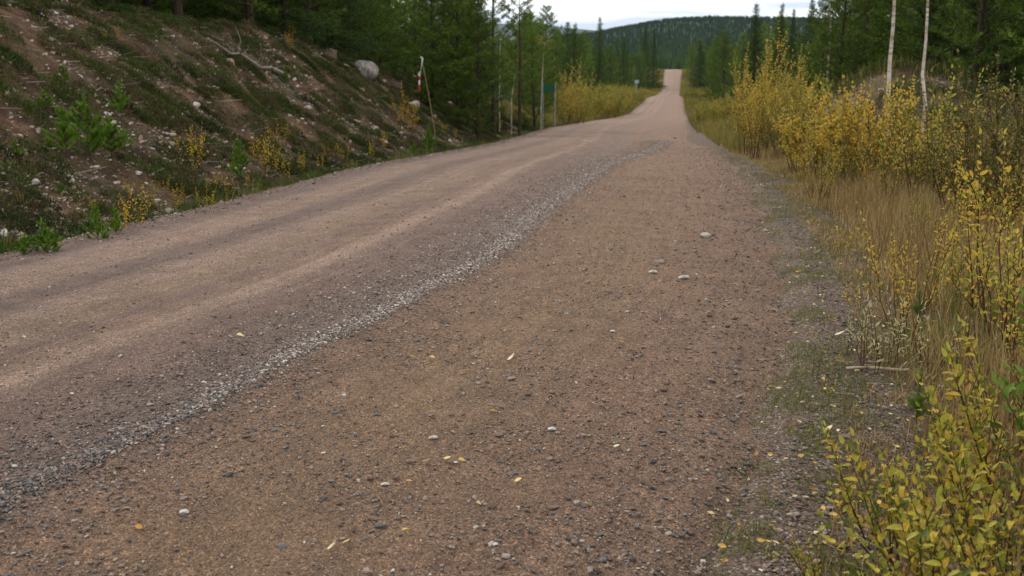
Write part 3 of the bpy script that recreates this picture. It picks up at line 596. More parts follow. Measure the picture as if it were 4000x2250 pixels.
hgt = (.06+.36*sstep(.3, 1.2, sr)*sstep(1.2, 6.5, Yv))*rng.uniform(.25, 1.2, len(X_)); tn = np.clip(rng.normal(.45, .27, len(X_))+.35*(vnoise(X_, Yv, 1.1, 75) > .28), 0, 1)
blades('dry_grass', 'tall straw brown grass on the right verge', X_, Yv, hgt, rng.uniform(.0025, .005, len(X_))*(1+.06*Yv), tn, M['grass_dry'], .42)
X_, Yv, sr = verge(2600, 3.2, 26, .5, 6, 95, .8, -.1)
blades('dry_stalks', 'thin dark dry stalks standing over the brown grass', X_, Yv, rng.uniform(.3, .8, len(X_)), rng.uniform(.004, .008, len(X_))*(1+.04*Yv), rng.uniform(0, .22, len(X_)), M['grass_dry'], .22)
X_, Yv, sr = verge(230000, 2.2, 22, -.45, 1.9, 77, .26, .07)
blades('short_grass', 'short patchy green grass creeping onto the right road edge', X_, Yv, rng.lognormal(math.log(.035), .5, len(X_)), rng.uniform(.002, .004, len(X_)), np.clip(rng.normal(.5, .25, len(X_)), 0, 1), M['grass_green'], .8)
X_, Yv, sr = verge(60000, 5, 60, .12, 1.5, 80, .7, .12, -1)
blades('verge_herbs', 'low green and yellow herbs in the ditch along the left road edge', X_, Yv, rng.uniform(.05, .28, len(X_)), rng.uniform(.004, .012, len(X_)), np.clip(rng.normal(.4, .25, len(X_))+.7*vnoise(X_, Yv, 1.2, 90), 0, 1), M['grass_green'], .6)
X_, Yv, sr = verge(120000, 22, 400, .15, 7, 82, 2.5, -.3)
blades('far_right_grass', 'yellowing grass along the right side of the distant road', X_, Yv, rng.uniform(.2, .6, len(X_)), rng.uniform(.3, .7, len(X_))*(.012+.0007*Yv), np.clip(rng.normal(.5, .28, len(X_))+.5*vnoise(X_, Yv, 9, 93), 0, 1), M['grass_far'], .4)
X_, Yv, sr = verge(90000, 55, 400, .15, 7, 84, 2.5, -.3, -1)
blades('far_left_grass', 'yellowing grass along the left side of the distant road', X_, Yv, rng.uniform(.2, .6, len(X_)), rng.uniform(.3, .7, len(X_))*(.012+.0007*Yv), np.clip(rng.normal(.5, .28, len(X_))+.5*vnoise(X_, Yv, 9, 93), 0, 1), M['grass_far'], .4)
def clumps(name, label, cx, cy, rad, per, hmax, mt, wd, t0, ts):
    n = len(cx); cnt = (per*(rad/.3)**2).astype(int)+8; i = np.repeat(np.arange(n), cnt); a = rng.uniform(0, 6.3, len(i)); q = np.sqrt(rng.random(len(i)))
    X_ = cx[i]+np.cos(a)*q*rad[i]; Y_ = cy[i]+np.sin(a)*q*rad[i]*.8; h = hmax*(rad[i]/.3)**.7*np.sqrt(np.clip(1.05-q*q, .05, 1))*rng.uniform(.45, 1.1, len(i))
    tc = rng.normal(t0, ts, n); tn = np.clip(tc[i]+rng.normal(0, .13, len(i)), 0, 1)
    # a mass of short twigs filling each dome
    b = H(X_, Y_); z0 = h*rng.random(len(i))**.6*.88; V = []; 
    d = unit(np.stack([np.cos(a)*q*.7, np.sin(a)*q*.7, np.full(len(i), .8)], -1)+rng.normal(0, .35, (len(i), 3))); l = np.minimum((h-z0)*.9+.02, .055+.03*rng.random(len(h)))[:, None]
    p = np.stack([X_, Y_, b+z0], -1); s = unit(np.cross(d, rng.normal(size=(len(i), 3))))*(wd*rng.uniform(.6, 1.4, len(i)))[:, None]
    V = np.stack([p-s, p+s, p+d*l], 1).reshape(-1, 3)
    return tag(put(name, mesh_data(name, V, np.arange(len(V)).reshape(-1, 3), mt, np.repeat(tn, 3))), label, kind='stuff')
n = 6500; Yv = rng.uniform(6, 60, n); sl = rng.uniform(.9, 16, n); X_ = xL(Yv)-sl/cosh_(Yv); k = (.55*vnoise(X_, Yv, 2.2, 86)+.75*vnoise(X_, Yv, .75, 87)+rng.normal(0, .12, n)+.10*(sl < 4)*(Yv < 22)+.12*(sl > 8)) > -.17
clumps('heather', 'dark brown and olive heather tussocks covering the left bank', X_[k], Yv[k], rng.uniform(.1, .36, k.sum()), 480, .19, M['heather'], .0075, .52, .25)
n = 1500; Yv = rng.uniform(9, 45, n); sr = rng.uniform(3.0, 14, n); X_ = xR(Yv)+sr/cosh_(Yv); k = vnoise(X_, Yv, 2, 88) > -.2
k &= ~((((X_-11.4)/4)**2+((Yv-29)/5)**2 < 1) & (rng.random(n) < .1))
clumps('undergrowth', 'dark green and brown undergrowth beneath the trees on the right', X_[k], Yv[k], rng.uniform(.2, .5, k.sum()), 220, .25, M['heather'], .009, .5, .2)
n = 15000; Yv = 2.3*np.exp(rng.random(n)*math.log(48/2.3)); lf = (rng.random(n) < .75) & (Yv > 7); s_ = rng.uniform(.3, 7.5, n); X_ = np.where(lf, xL(Yv)-s_*1.3/cosh_(Yv), xR(Yv)+(s_*.6)/cosh_(Yv)); Z_ = H(X_, Yv)
A = Acc(); a = rng.uniform(0, 6.3, n); L = rng.uniform(.04, .3, n)*(.4+.6*lf); L = L*(1+.6*lf*rng.random(n)); w = .0022+.005*lf*rng.random(n)
d = np.stack([np.cos(a), np.sin(a), rng.normal(.03, .12, n)], -1); tv = np.array([[-1, 0, 0], [1, 0, 0], [0, 0, 1.4], [-.6, 1, 0], [.6, 1, 0], [0, 1, .9]]); tf = np.array([[0, 1, 2], [0, 2, 5], [0, 5, 3], [1, 4, 5], [1, 5, 2], [3, 5, 4]])
fr = frames(d, np.tile([0, 0, 1.], (n, 1))); fr = fr*np.stack([w, L, w], -1)[:, None, :]
V, F = place_many(tv, tf, np.stack([X_, Yv, Z_+.012+.05*lf*rng.random(n)], -1), fr); A.add(V, F, np.repeat(np.clip(rng.beta(1.2, 1.6, n), 0, 1), 6))
tag(put('twig_litter', A.mesh('twig_litter', M['twig_wood'])), 'dead twigs and straw scattered over the bank and the verge', kind='stuff')
n = 3200; Yv = 2.3*np.exp(rng.random(n)*math.log(30/2.3)); X_ = xR(Yv)+rng.uniform(-.2, 4.5, n)/cosh_(Yv); Z_ = H(X_, Yv)
nr = unit(np.array([0, 0, 1.])+.35*rng.normal(size=(n, 3))); a = rng.uniform(0, 6.3, n); fr = frames(np.stack([np.cos(a), np.sin(a), 0*a], -1), nr)*rng.uniform(.014, .034, n)[:, None, None]
tv, tf = LEAF_W; V, F = place_many(tv, tf, np.stack([X_, Yv, Z_+.012+rng.random(n)*.05], -1), fr); A = Acc(); A.add(V, F, np.repeat(rng.random(n), len(tv)))
tag(put('leaf_litter', A.mesh('leaf_litter', M['litter_leaf'])), 'fallen yellow and brown leaves caught in the grass of the right verge', kind='stuff')
# ------------------------------------------------------------------ single stones and leaves on the road
STN = [mesh_data('stone_shape', V, F, M['stone'], np.full(len(V), q), False) for (V, F), q in zip(stone_templates(9, ICO2, 5), (.95, .98, .1, .2, .75, .6, .85, .05, .3))]
def stone_on(px, py, wpx, k, label, name='stone', cat='stone', group=None, rz=None, up=0.0, mset=None):
    x, y, z = hit(px, py); s = wpx*1.3*math.hypot(y, EYE-z)/FPX/2
    return single(name, (mset or STN)[k], label, cat, (x, y, z+s*.25+up), (random.uniform(-.15, .15), random.uniform(-.15, .15), random.uniform(0, 6.3) if rz is None else rz), s, group)
for a in [(704, 237.5, 11, 0, 'largest white stone on the road, upper right of the pair of pale stones', .3), (659, 263, 10, 6, 'upright pale grey-brown stone standing left of the largest white stone', 1.2), (652, 273.5, 8, 1, 'low cream stone just below the upright grey-brown stone', .1),
          (682.5, 279, 10, 1, 'flat bluish white stone right of the low cream stone', .2), (765, 231.5, 5, 1, 'small round white stone near the grassy edge of the road', 0), (416, 341, 9, 3, 'blue-grey stone in the middle of the road right of the gravel row', .4),
          (446, 323, 10, 8, 'flat grey stone beside the gravel row, highest of the grey stones', .2), (510.5, 476, 9, 3, 'smooth light grey stone beside a yellow leaf', .9), (577, 445, 7, 3, 'small blue-grey stone right of the smooth light grey stone', .3),
          (551, 431, 8, 1, 'pale elongated stone in the middle foreground of the road', .1), (510, 380, 9, 6, 'sandy pink angular stone at the centre of the road', .2), (411, 463, 9, 4, 'dull red stone left of the row of yellow leaves', .4),
          (432, 440, 9, 1, 'creamy triangular stone above the row of yellow leaves', 0), (431, 416, 7, 5, 'brownish stone left of the upright lilac stone', .3), (452, 416, 7, 4, 'lilac stone standing upright above the creamy triangular stone', 1.2),
          (381, 528, 10, 2, 'dark blue-grey wedge of stone in the bottom middle of the road', .3), (373, 521, 10, 4, 'flat reddish stone touching the dark wedge of stone', .2), (364, 539, 7, 3, 'round grey-blue stone below the dark wedge of stone', .4), (281, 547, 11, 3, 'long greenish slab of stone near the bottom edge', .5),
          (183, 514, 9, 1, 'white angular stone in the lower left of the road', .2), (69, 555, 9, 4, 'dusty pink stone near the bottom left corner', .1), (116, 511, 8, 5, 'pinkish stone left of the white angular stone', .3), (184, 499, 9, 5, 'brown pebble above the white angular stone', .2),
          (94, 479, 8, 4, 'mauve stone at the lower end of the gravel row', .2), (505, 558, 9, 6, 'salmon pink rounded stone at the bottom middle', .3), (569, 566, 11, 4, 'maroon stone at the bottom edge of the road', .5), (495, 546, 6, 1, 'small pale grey stone above the salmon pink stone', .3),
          (779, 408, 9, 1, 'pale stone in the gravel right of the road, below the fallen twig', .2), (757, 431, 8, 3, 'grey stone at the gravelly edge in front of the willows', .3), (732, 556, 9, 4, 'purple-grey stone in the grass near the bottom edge', .2), (750, 448, 9, 4, 'rose-grey stone below the grey stone at the gravelly edge', .3),
          (612, 332, 5, 1, 'tiny light stone left of the yellow star-like leaf', 0), (230, 476, 9, 7, 'almost black stone lying in the left foreground', .2), (260, 387, 7, 2, 'black slaty stone set in the gravel row', .1), (119, 442, 6, 8, 'light olive stone at the foot of the gravel row', .2),
          (587, 283, 6, 5, 'brown stone under a small yellow leaf', .3), (748, 467, 9, 2, 'dark slab lying in the grass at the gravelly edge', .1), (384, 486, 8, 1, 'whitish stone with a dark neighbour left of two yellow leaves', .3), (694, 481, 5, 1, 'white crumbly pebble in the right foreground', .1), (325, 500, 7, 7, 'black pebble left of the whitish stone', .2)]:
    stone_on(a[0], a[1], a[2], a[3], a[4], rz=a[5])
LFM = [mesh_data('leaf_shape', curl(LEAF_W, c)[0]*np.array([1.35, 1, 1]), LEAF_W[1], M['litter_leaf'], np.full(len(LEAF_W[0]), q), True) for c, q in ((.5, .55), (-.3, .7), (.7, .8), (.3, .25), (-.5, .95))]
def leaf_on(px, py, wpx, k, label):
    x, y, z = hit(px, py); s = wpx*math.hypot(y, EYE-z)/FPX
    single('fallen_leaf', LFM[k], label, 'leaf', (x-s*.4, y, z+.014), (random.uniform(-.2, .35), random.uniform(-.4, .4), -1.57+random.uniform(-.6, .6)), s, 'fallen leaves on the road')
for a in [(239.5, 337, 7, 2, 'pale yellow leaf alone on the left of the gravel row'), (411.5, 359, 6, 0, 'yellow leaf, left one of the pair in the middle of the road'), (432, 359, 6, 0, 'yellow leaf, right one of the pair in the middle of the road'), (620.5, 344, 7, 0, 'star-like golden leaf right of the centre of the road'),
          (604, 291, 8, 1, 'yellow leaf resting on a brown stone'), (425, 465, 8, 1, 'yellow leaf at the left end of the row of three'), (446.5, 462.5, 8, 1, 'yellow leaf in the middle of the row of three'), (461, 462.5, 7, 0, 'yellow leaf at the right end of the row of three'),
          (518, 484, 9, 1, 'cream yellow leaf just below the smooth light grey stone'), (479.5, 507, 8, 2, 'cream leaf alone below the row of three leaves'), (588, 507, 8, 2, 'cream leaf alone in the lower right of the road'), (405.5, 535, 8, 0, 'round yellow leaf at the lower middle, right of the grey-blue stone'),
          (332, 553, 12, 4, 'large pale cream leaf near the bottom edge'), (346, 547, 8, 1, 'thin yellow leaf touching the large cream one'), (139, 530, 9, 3, 'orange leaf in the lower left foreground'), (409, 485, 6, 3, 'faded orange leaf right of the whitish stone'), (616, 449, 7, 4, 'white leaf lying flat in the right foreground'),
          (494, 414, 8, 3, 'curled orange-tan leaf at the centre of the road'), (511, 363, 9, 4, 'thin whitish leaf at the centre of the road'), (816, 254, 8, 4, 'white curled leaf on the grass, farthest of the white ones'), (914, 278, 7, 4, 'white curled leaf in the brown grass under the willow'),
          (838, 337, 10, 4, 'broad white leaf on the verge, nearest of the white ones'), (753, 566, 10, 3, 'bright orange leaf in the grass at the bottom edge'), (829, 447, 0.1, 0, ''), (828, 433, 8, 4, 'pale yellow leaf left of the pine seedling'), (193, 216, 4, 4, 'white leaf on the left lane close to the road edge')]:
    if a[4]: leaf_on(*a)
# ------------------------------------------------------------------ stones on the bank
bst = stone_templates(8, ICO2, 8)
BST = [mesh_data('bank_stone_shape', V*np.array([1, 1, 1.25]), F, M['bank_stone'], np.full(len(V), q), False) for (V, F), q in zip(bst, (.1, .35, .55, .7, .8, .9, .45, .98))]
def bank_stone(px, py, wpx, k, label, group=None): return stone_on(px, py, wpx, k, label, 'bank_stone', 'stone', group, mset=BST)
for a in [(49, 24, 9, 5, 'pale stone high in the top left corner of the bank'), (71, 28, 6, 4, 'light stone right of the pale corner stone'), (52, 41, 8, 7, 'white elongated stone below the pale corner stones'), (53, 54, 7, 2, 'pinkish white stone above the trail of bare soil'),
          (3, 60, 7, 1, 'pink stone cut by the left edge of the photo, near the top'), (64, 64, 5, 7, 'small white stone on the bare soil at the upper left'), (7, 96, 9, 6, 'light stone near the left edge of the photo, high on the bank'), (45, 99, 6, 4, 'pale stone above the pine saplings'),
          (55, 110, 12, 3, 'greyish slab above and left of the pine saplings'), (107, 116, 9, 5, 'grey-white stone right of the saplings, upper one'), (228, 65, 12, 1, 'round pink stone left of the fallen grey branch'), (195, 67, 7, 0, 'pink stone on the bare soil under the forest edge'),
          (209, 89, 10, 2, 'pinkish stone, left one of the pair on the bank'), (216, 90, 9, 4, 'pinkish stone, right one of the pair on the bank'), (200, 101, 8, 0, 'brown-pink stone below the pair'), (196, 106, 8, 7, 'long white stone below the brown-pink stone'), (238, 92, 7, 5, 'white stone right of the pair'),
          (176, 56, 5, 1, 'small pink stone halfway up the bank near the forest'), (158, 67, 7, 3, 'grey stone at the left of the bare soil streak'), (252, 76, 6, 2, 'light pink stone under the fallen branch'), (172, 145, 9, 5, 'white shard of stone between the yellow seedlings'), (36, 183, 8, 7, 'bright white stone low on the left of the bank'),
          (3, 238, 17, 7, 'large white angular stone at the road edge on the far left'), (361, 92, 7, 1, 'pink stone below the boulder'), (346, 67, 8, 2, 'small pink stone touching the left side of the boulder'), (324, 62, 6, 1, 'pink stone left of the boulder'), (407, 70, 6, 3, 'grey stone right of the boulder, upper one'),
          (415, 80, 8, 6, 'grey rounded stone right of the boulder, lower one'), (310, 79, 7, 2, 'round pinkish stone left below the boulder'), (288, 78, 6, 5, 'small light stone beside the end of the fallen branch'), (413, 107, 14, 4, 'long pale stone behind the yellow birch sapling'), (309, 109, 7, 7, 'white stone in the middle of the rubble'),
          (312, 125, 6, 7, 'white pebble below the middle of the rubble'), (300, 116, 7, 2, 'rosy stone in the middle of the rubble'), (434, 118, 8, 5, 'pale stone leaning by the tape-marked stick'), (376, 129, 6, 4, 'light stone left of the yellow birch sapling'), (350, 144, 7, 1, 'pink stone low on the bank near the road'), (396, 88, 12, 0, 'brownish rock right below the boulder'),
          (329, 57, 17, 0, 'weathered brown rock half buried left of the boulder'), (609, 117, 5, 7, 'white stone on the left edge of the far road')]:
    bank_stone(*a)
grp = 'loose stones on the left bank'; cnt = 0
while cnt < 225:
    px, py = random.uniform(0, 560), random.uniform(15, 200)
    x, y, z = hit(px, py); s = float((xL(y)-x)*cosh_(y))
    if s < .8 or s > 9 or y > 48 or vnoise(np.array(x), np.array(y), 2.0, 63) < -.03: continue
    zone = 'on the upper left bank, below the forest edge' if px < 200 and py < 110 else 'around and below the pine saplings on the left' if px < 200 else 'on the middle of the bank, left of the boulder' if px < 340 else 'between the boulder and the tape-marked stick' if px < 440 else 'on the far end of the bank beyond the tape-marked stick'
    k = random.randrange(8); bank_stone(px, py, random.uniform(2.4, 5.6), k, 'small '+('pinkish', 'pink', 'pink-grey', 'light', 'light', 'pale', 'pinkish', 'whitish')[k]+' stone '+zone, grp+' '+zone.split(',')[0]); cnt += 1
# the boulder
r_ = np.random.default_rng(4); V = ICO3[0].copy()
for n_, d_ in (((.1, -.6, .75), .86), ((-.8, -.3, .4), .88), ((.75, -.35, .45), .84), ((.2, -.95, -.1), .88), ((-.2, .3, .9), .86), ((.95, 0, -.1), .86)):
    n_ = np.array(n_)/np.linalg.norm(n_); q = V@n_; V = V-np.maximum(0, q-d_)[:, None]*n_*.9
V = V*(1+.07*(vnoise(V[:, 0]+V[:, 2]*1.7, V[:, 1]-V[:, 2], .45, 5)+.5*vnoise(V[:, 0]-V[:, 2], V[:, 1]+V[:, 2]*1.3, .16, 6)))[:, None]*np.array([1, .8, .74])
x, y, z = hit(366, 74); w = 13.5*y/FPX
b = single('boulder', mesh_data('boulder', V, ICO3[1], M['boulder'], smooth=True), 'large rounded grey boulder with rusty pink streaks on the bank', 'boulder', (x, y, z+w*.25), (.1, .28, .2), w)
# fallen branch
x, y, z = hit(212, 54); x2, y2, z2 = hit(284, 75); o = np.array([x, y, z]); e = np.array([x2, y2, z2])-o; A = Acc(); P = []
for t_, dz_, dx_ in ((0, .3, 0), (.2, .2, .08), (.42, .14, -.1), (.6, .1, .06), (.8, .1, .0), (1, .04, .1)):
    q = o+e*t_; q[0] += dx_; q[2] = float(H(np.array(q[0]), np.array(q[1])))+dz_; P.append(q-o)
P = np.array(P); V, F = tube(P, [.016, .03, .038, .045, .05, .055], 6); A.add(V, F, .8); B = Acc()
for k in range(26):
    u = r_.uniform(0, 4.2); p = np.array([np.interp(u, np.arange(6), P[:, q]) for q in range(3)]); d = unit(np.array([r_.uniform(-1.2, .5), r_.uniform(-.6, .6), r_.uniform(-.1, .8)])-unit(e)*.5); l = r_.uniform(.2, .75)
    Q = np.array([p, p+d*l*.5+r_.normal(0, .05, 3), p+d*l+np.array([-.1, 0, -.04])]); V, F = tube(Q, [.011, .007, .003], 4); B.add(V, F, r_.uniform(.5, .95))
    q2 = Q[1]+unit(d+r_.normal(0, .6, 3))*l*.4; V, F = tube([Q[1], q2], [.006, .002], 3, False); B.add(V, F, .8)
thing('fallen_branch', 'bleached grey dead branch with bare twigs lying on the bank', 'dead branch', tuple(o), parts=[('limb', A.mesh('limb', M['twig_wood'])), ('twigs', B.mesh('twigs', M['twig_wood']))])
# ------------------------------------------------------------------ stick with barrier tape
x, y, z = hit(437.5, 147); x -= .02
def at(px, py, dep): dx, dy, dz = ray(px, py); k = dep/dy; return np.array([dx*k, dep, EYE+dz*k])
o = np.array([x, y, z-.1]); pts = np.array([o, at(433.5, 123, y-.02), at(428.5, 94, y-.05), at(424, 70, y-.08), at(420, 55, y-.1)])-o
pts[0] = (0, 0, 0); V, F = tube(pts, [.014, .013, .012, .010, .006], 6); A = Acc(); A.add(V, F, .5)
for k, u in ((1, .5), (2, .3), (3, .6)): V, F = tube([pts[k]*(1-u*.1), pts[k]+np.array([.05*(-1)**k, 0, .09])], [.006, .002], 4); A.add(V, F, .8)
W = Acc(); Rd = Acc(); tp = [at(px, py, y-.12)-o for px, py in ((421.2, 57), (422.6, 59), (421.8, 65), (420.6, 71), (419.8, 75), (419.6, 80), (419.3, 85), (419.6, 91))]; tp = np.array(tp)
def ribbon(acc, P, w, tw0, tw1, th=.003):
    n = len(P); tw = np.linspace(tw0, tw1, n); s = np.stack([np.cos(tw), np.sin(tw), 0*tw], -1)*w/2; nn = np.stack([-np.sin(tw), np.cos(tw), 0*tw], -1)*th
    V = np.stack([P-s-nn, P+s-nn, P+s+nn, P-s+nn], 1).reshape(-1, 3); i = np.arange(n-1)[:, None]*4; j = np.arange(4)[None]; F = np.stack([i+j, i+(j+1) % 4, i+4+(j+1) % 4, i+4+j], -1).reshape(-1, 4); acc.add(V, [F, np.array([[3, 2, 1, 0], [n*4-4, n*4-3, n*4-2, n*4-1]])], .5)
def sub(a, b, k=6): 
    t = np.linspace(0, 1, 40)*(len(tp)-1); D = np.stack([np.interp(t, np.arange(len(tp)), tp[:, q]) for q in range(3)], -1); return D[int(a*39):int(b*39)+1]
ribbon(W, sub(0, .16), .06, 0, .5); ribbon(W, sub(.16, .62), .042, .5, 2.6); ribbon(Rd, sub(.62, .74), .045, 2.6, 3.0); ribbon(W, sub(.74, .87), .045, 3.0, 3.4); ribbon(Rd, sub(.87, 1), .042, 3.4, 3.8)
V, F = ICO1; W.add(V*.032+tp[0]+np.array([.02, 0, -.02]), F, .5); ribbon(W, np.array([tp[3], tp[3]+(-.05, 0, -.05), tp[3]+(-.06, 0, -.14)]), .035, .3, .9)
mk = thing('marker_stick', 'thin leaning tan stick with red and white barrier tape tied at its top', 'marker stick', tuple(o), parts=[('stick', A.mesh('stick', M['stick_tan']))])
tpo = put('barrier_tape', W.mesh('barrier_tape', M['tape_white']), parent=mk); put('red_band', Rd.mesh('red_band', M['tape_red']), parent=tpo)
# ------------------------------------------------------------------ road signs
def boxm(acc, x0, x1, y0, y1, z0, z1, t=.5, bev=0):
    V = np.array([(x, y, z) for z in (z0, z1) for y in (y0, y1) for x in (x0, x1)]); F = np.array([[0, 2, 3, 1], [4, 5, 7, 6], [0, 1, 5, 4], [2, 6, 7, 3], [0, 4, 6, 2], [1, 3, 7, 5]]); acc.add(V, F, t)
Yg = 50.; x1 = col(542.7, Yg)[0]; x2 = col(554.8, Yg)[0]; zg = min(float(H(x1, Yg)), float(H(x2, Yg))); wz = (x2-x1)/2
ztop = at(548, 83.5, Yg)[2]-zg; zb0, zb1 = at(548, 91.5, Yg)[2]-zg, at(548, 84.5, Yg)[2]-zg
sg = thing('road_sign', 'dark green rectangular road sign on two grey posts, left of the road', 'road sign', ((x1+x2)/2, Yg, zg))
for s in (-1, 1):
    A = Acc(); V, F = tube([(s*wz, 0, -.4), (s*wz, 0, ztop)], [.026, .026], 10); A.add(V, F, .5); put('post', A.mesh('post', M['metal_grey']), parent=sg)
A = Acc(); boxm(A, -wz+.02, wz-.02, -.062, -.038, zb0, zb1); pn = put('panel', A.mesh('panel', M['sign_green']), parent=sg)
A = Acc(); boxm(A, -wz-.01, wz+.01, -.037, -.030, zb0+.08, zb0+.13); boxm(A, -wz-.01, wz+.01, -.037, -.030, zb1-.13, zb1-.08); put('bracket', A.mesh('bracket', M['metal_grey']), parent=pn)
x1, Yg, zg = col(636, 130.); A = Acc(); V, F = tube([(0, 0, -.3), (0, 0, 1.5)], [.04, .04], 8); A.add(V, F, .5); B = Acc(); boxm(B, -.26, .26, -.06, -.042, 1.1, 1.5)
zt = at(636, 80, 130.)[2]-zg
sm = thing('small_sign', 'small pale blue sign on a post beside the distant side track', 'road sign', (x1, Yg, zg+zt-1.5), parts=[('post', A.mesh('post', M['metal_grey'])), ('panel', B.mesh('panel', M['sign_pale']))])
# ------------------------------------------------------------------ birches
def birch(label, ptsx, Yd, rad, seed):
    z0 = float(H(np.array((ptsx[0][0]-512)/FPX*Yd), np.array(Yd))); P = [at(px, py, Yd) for px, py in ptsx]; d = P[-1]-P[-2]; P.append(P[-1]+d*1.0); P.append(P[-1]+d*.9+np.array([.05, 0, 0])); b = P[0].copy(); b[2] = z0-.1
    P = [b]+[p for p in P]; P = np.array(P); o = P[0].copy(); P = P-o; n = len(P); V, F = tube(P, np.linspace(rad*1.1, rad*.45, n), 12); A = Acc(); A.add(V, F, .5); B = Acc(); LP = []
    r = np.random.default_rng(seed)
    for k in range(9):
        u = r.uniform(.8, 1); p = np.array([np.interp(u*(n-1), np.arange(n), P[:, q]) for q in range(3)]); a = r.uniform(0, 6.3); dd = unit(np.array([math.cos(a), math.sin(a), .8])); l = r.uniform(.4, 1.1); Q = np.array([p, p+dd*l*.5, p+dd*l-np.array([0, 0, .12])]); V, F = tube(Q, [.005, .003, .001], 4); B.add(V, F, .3)
        for j in range(24): LP.append(Q[1]*(1-j/23)+Q[2]*j/23+r.normal(0, .05, 3))
    LP = np.array(LP); fr = rand_rot(len(LP))*.035; V, F = place_many(LEAF_S[0], LEAF_S[1], LP, fr); L = Acc(); L.add(V, F, np.repeat(r.random(len(LP)), 4))
    thing('birch_tree', label, 'birch', tuple(o), parts=[('trunk', A.mesh('trunk', M['birch_bark'])), ('branches', B.mesh('branches', M['stem_brown'])), ('leaves', L.mesh('leaves', M['leaf_yellow']))])
birch('slender white birch trunk, left one of the pair behind the yellow willows', [(887.5, 112), (888.5, 90), (890, 60), (893, 28), (894.5, 0)], 15.5, .034, 1)
birch('thinner white birch trunk, right one of the pair behind the willows', [(923, 128), (925.5, 105), (922.5, 75), (926, 40), (928, 0)], 14, .025, 2)
birch('thin pale birch stem in front of the forest, just left of the green road sign', [(541, 108), (542, 85), (542.5, 72), (543, 62)], 44., .026, 3)
birch('short pale birch stem at the forest edge, left of the sign', [(511.5, 100), (513, 88), (514, 80)], 42., .026, 4)
birch('pale birch stem under the open pine, farthest left of the pale stems', [(499.5, 94), (499.8, 78), (500, 62)], 44., .026, 5)
birch('pale birch stem in the dark forest beside the mound on the right', [(829, 58), (831, 30), (830, 10)], 40., .05, 6)
# ------------------------------------------------------------------ conifers
used = []
def tree(kind, x, y, h, label, cat, group=None, rz=None, wide=1.0):
    k = random.randrange(len(TREES[kind])); s = h/BASE_H[kind]; tr, cr_ = TREES[kind][k]; used.append((x, y))
    thing({'spruce': 'spruce_tree', 'pine': 'pine_tree', 'open': 'pine_tree'}[kind], label, cat, (x, y, float(H(np.array(x), np.array(y)))-.1), random.uniform(0, 6.3) if rz is None else rz, (s*wide, s*wide, s), group, [('trunk', tr), ('crown', cr_)], (random.uniform(-.02, .02), random.uniform(-.02, .02)))
def tree_px(kind, px, ytop, Yd, label, group=None, wide=1.0):
    x, y, z = col(px, Yd); h = at(px, ytop, Yd)[2]-float(H(np.array(x), np.array(y))); tree(kind, x, y, h+.1, label, 'spruce' if kind == 'spruce' else 'pine', group, None, wide)
tree_px('open', 519, -14, 40, 'tall open-crowned pine against the sky at the end of the left forest')
tree_px('open', 494, -60, 42, 'thin tall pine with a bare trunk left of the open-crowned pine')
tree_px('pine', 535, 30, 52, 'dark bushy pine right below the open-crowned pine', wide=1.2)
tree_px('pine', 478, -10, 37, 'dense pine left of the thin tall pine', wide=1.1)
for i_, (px_, Y_) in enumerate([(432, 38), (448, 44), (459, 38), (470, 47), (444, 54), (466, 60)]): tree_px(('pine', 'spruce')[i_ % 2], px_, -45, Y_, ('dense dark pine' if i_ % 2 == 0 else 'dense dark spruce')+(' right behind the tape-marked stick', ' filling the wall of forest right of the tape-marked stick', ' third from the sky gap at the end of the left forest', ' second from the sky gap at the end of the left forest', ' deep behind the tape-marked stick', ' deep in the forest next to the sky gap')[i_], wide=1.3)
tree_px('spruce', 751, 0, 60, 'pointed spruce rising alone over the yellow bushes right of the road', wide=.85)
tree_px('spruce', 575.5, 21, 100, 'small pointed spruce top over the woods left of the road')
tree_px('spruce', 598, 15, 105, 'taller slim spruce top with a yellowish tip left of the road', wide=.8)
tree_px('spruce', 777, 0, 62, 'slim spruce top right of the pointed spruce', wide=.7)
tree_px('spruce', 786, 6, 66, 'second slim spruce top right of the pointed spruce', wide=.7)
tree_px('spruce', 806, -6, 58, 'spruce beside the tall pines at the right', wide=.8)
tree_px('spruce', 643, 24, 290, 'dark narrow spruce nearest the road on the far left side')
tree_px('spruce', 653, 27, 300, 'brownish dark spruce at the road edge on the far left side')
tree_px('pine', 838, -40, 38, 'big dark pine left of the mound on the right', wide=1.25)
tree_px('pine', 856, -50, 44, 'dark pine just behind the mound on the right', wide=1.1)
tree_px('pine', 815, -8, 46, 'bright green bushy pine right of the slim spruce tops', wide=1.2)
def where(px, side):
    if side < 0: return 'above the pine saplings' if px < 150 else 'left of the fallen branch' if px < 215 else 'above the fallen branch' if px < 290 else 'between the fallen branch and the boulder' if px < 345 else 'directly behind the boulder' if px < 390 else 'behind the tape-marked stick' if px < 440 else 'right of the tape-marked stick' if px < 520 else 'just right of the green sign' if px < 580 else 'midway between the sign and the far road' if px < 620 else 'close to the left edge of the far road'
    return 'close to the right edge of the far road' if px < 705 else 'left of the pointed spruce' if px < 745 else 'right of the pointed spruce' if px < 800 else 'left of the mound' if px < 850 else 'above the mound' if px < 885 else 'between the two birch trunks' if px < 925 else 'right of the birch trunks' if px < 975 else 'at the right edge of the photo'
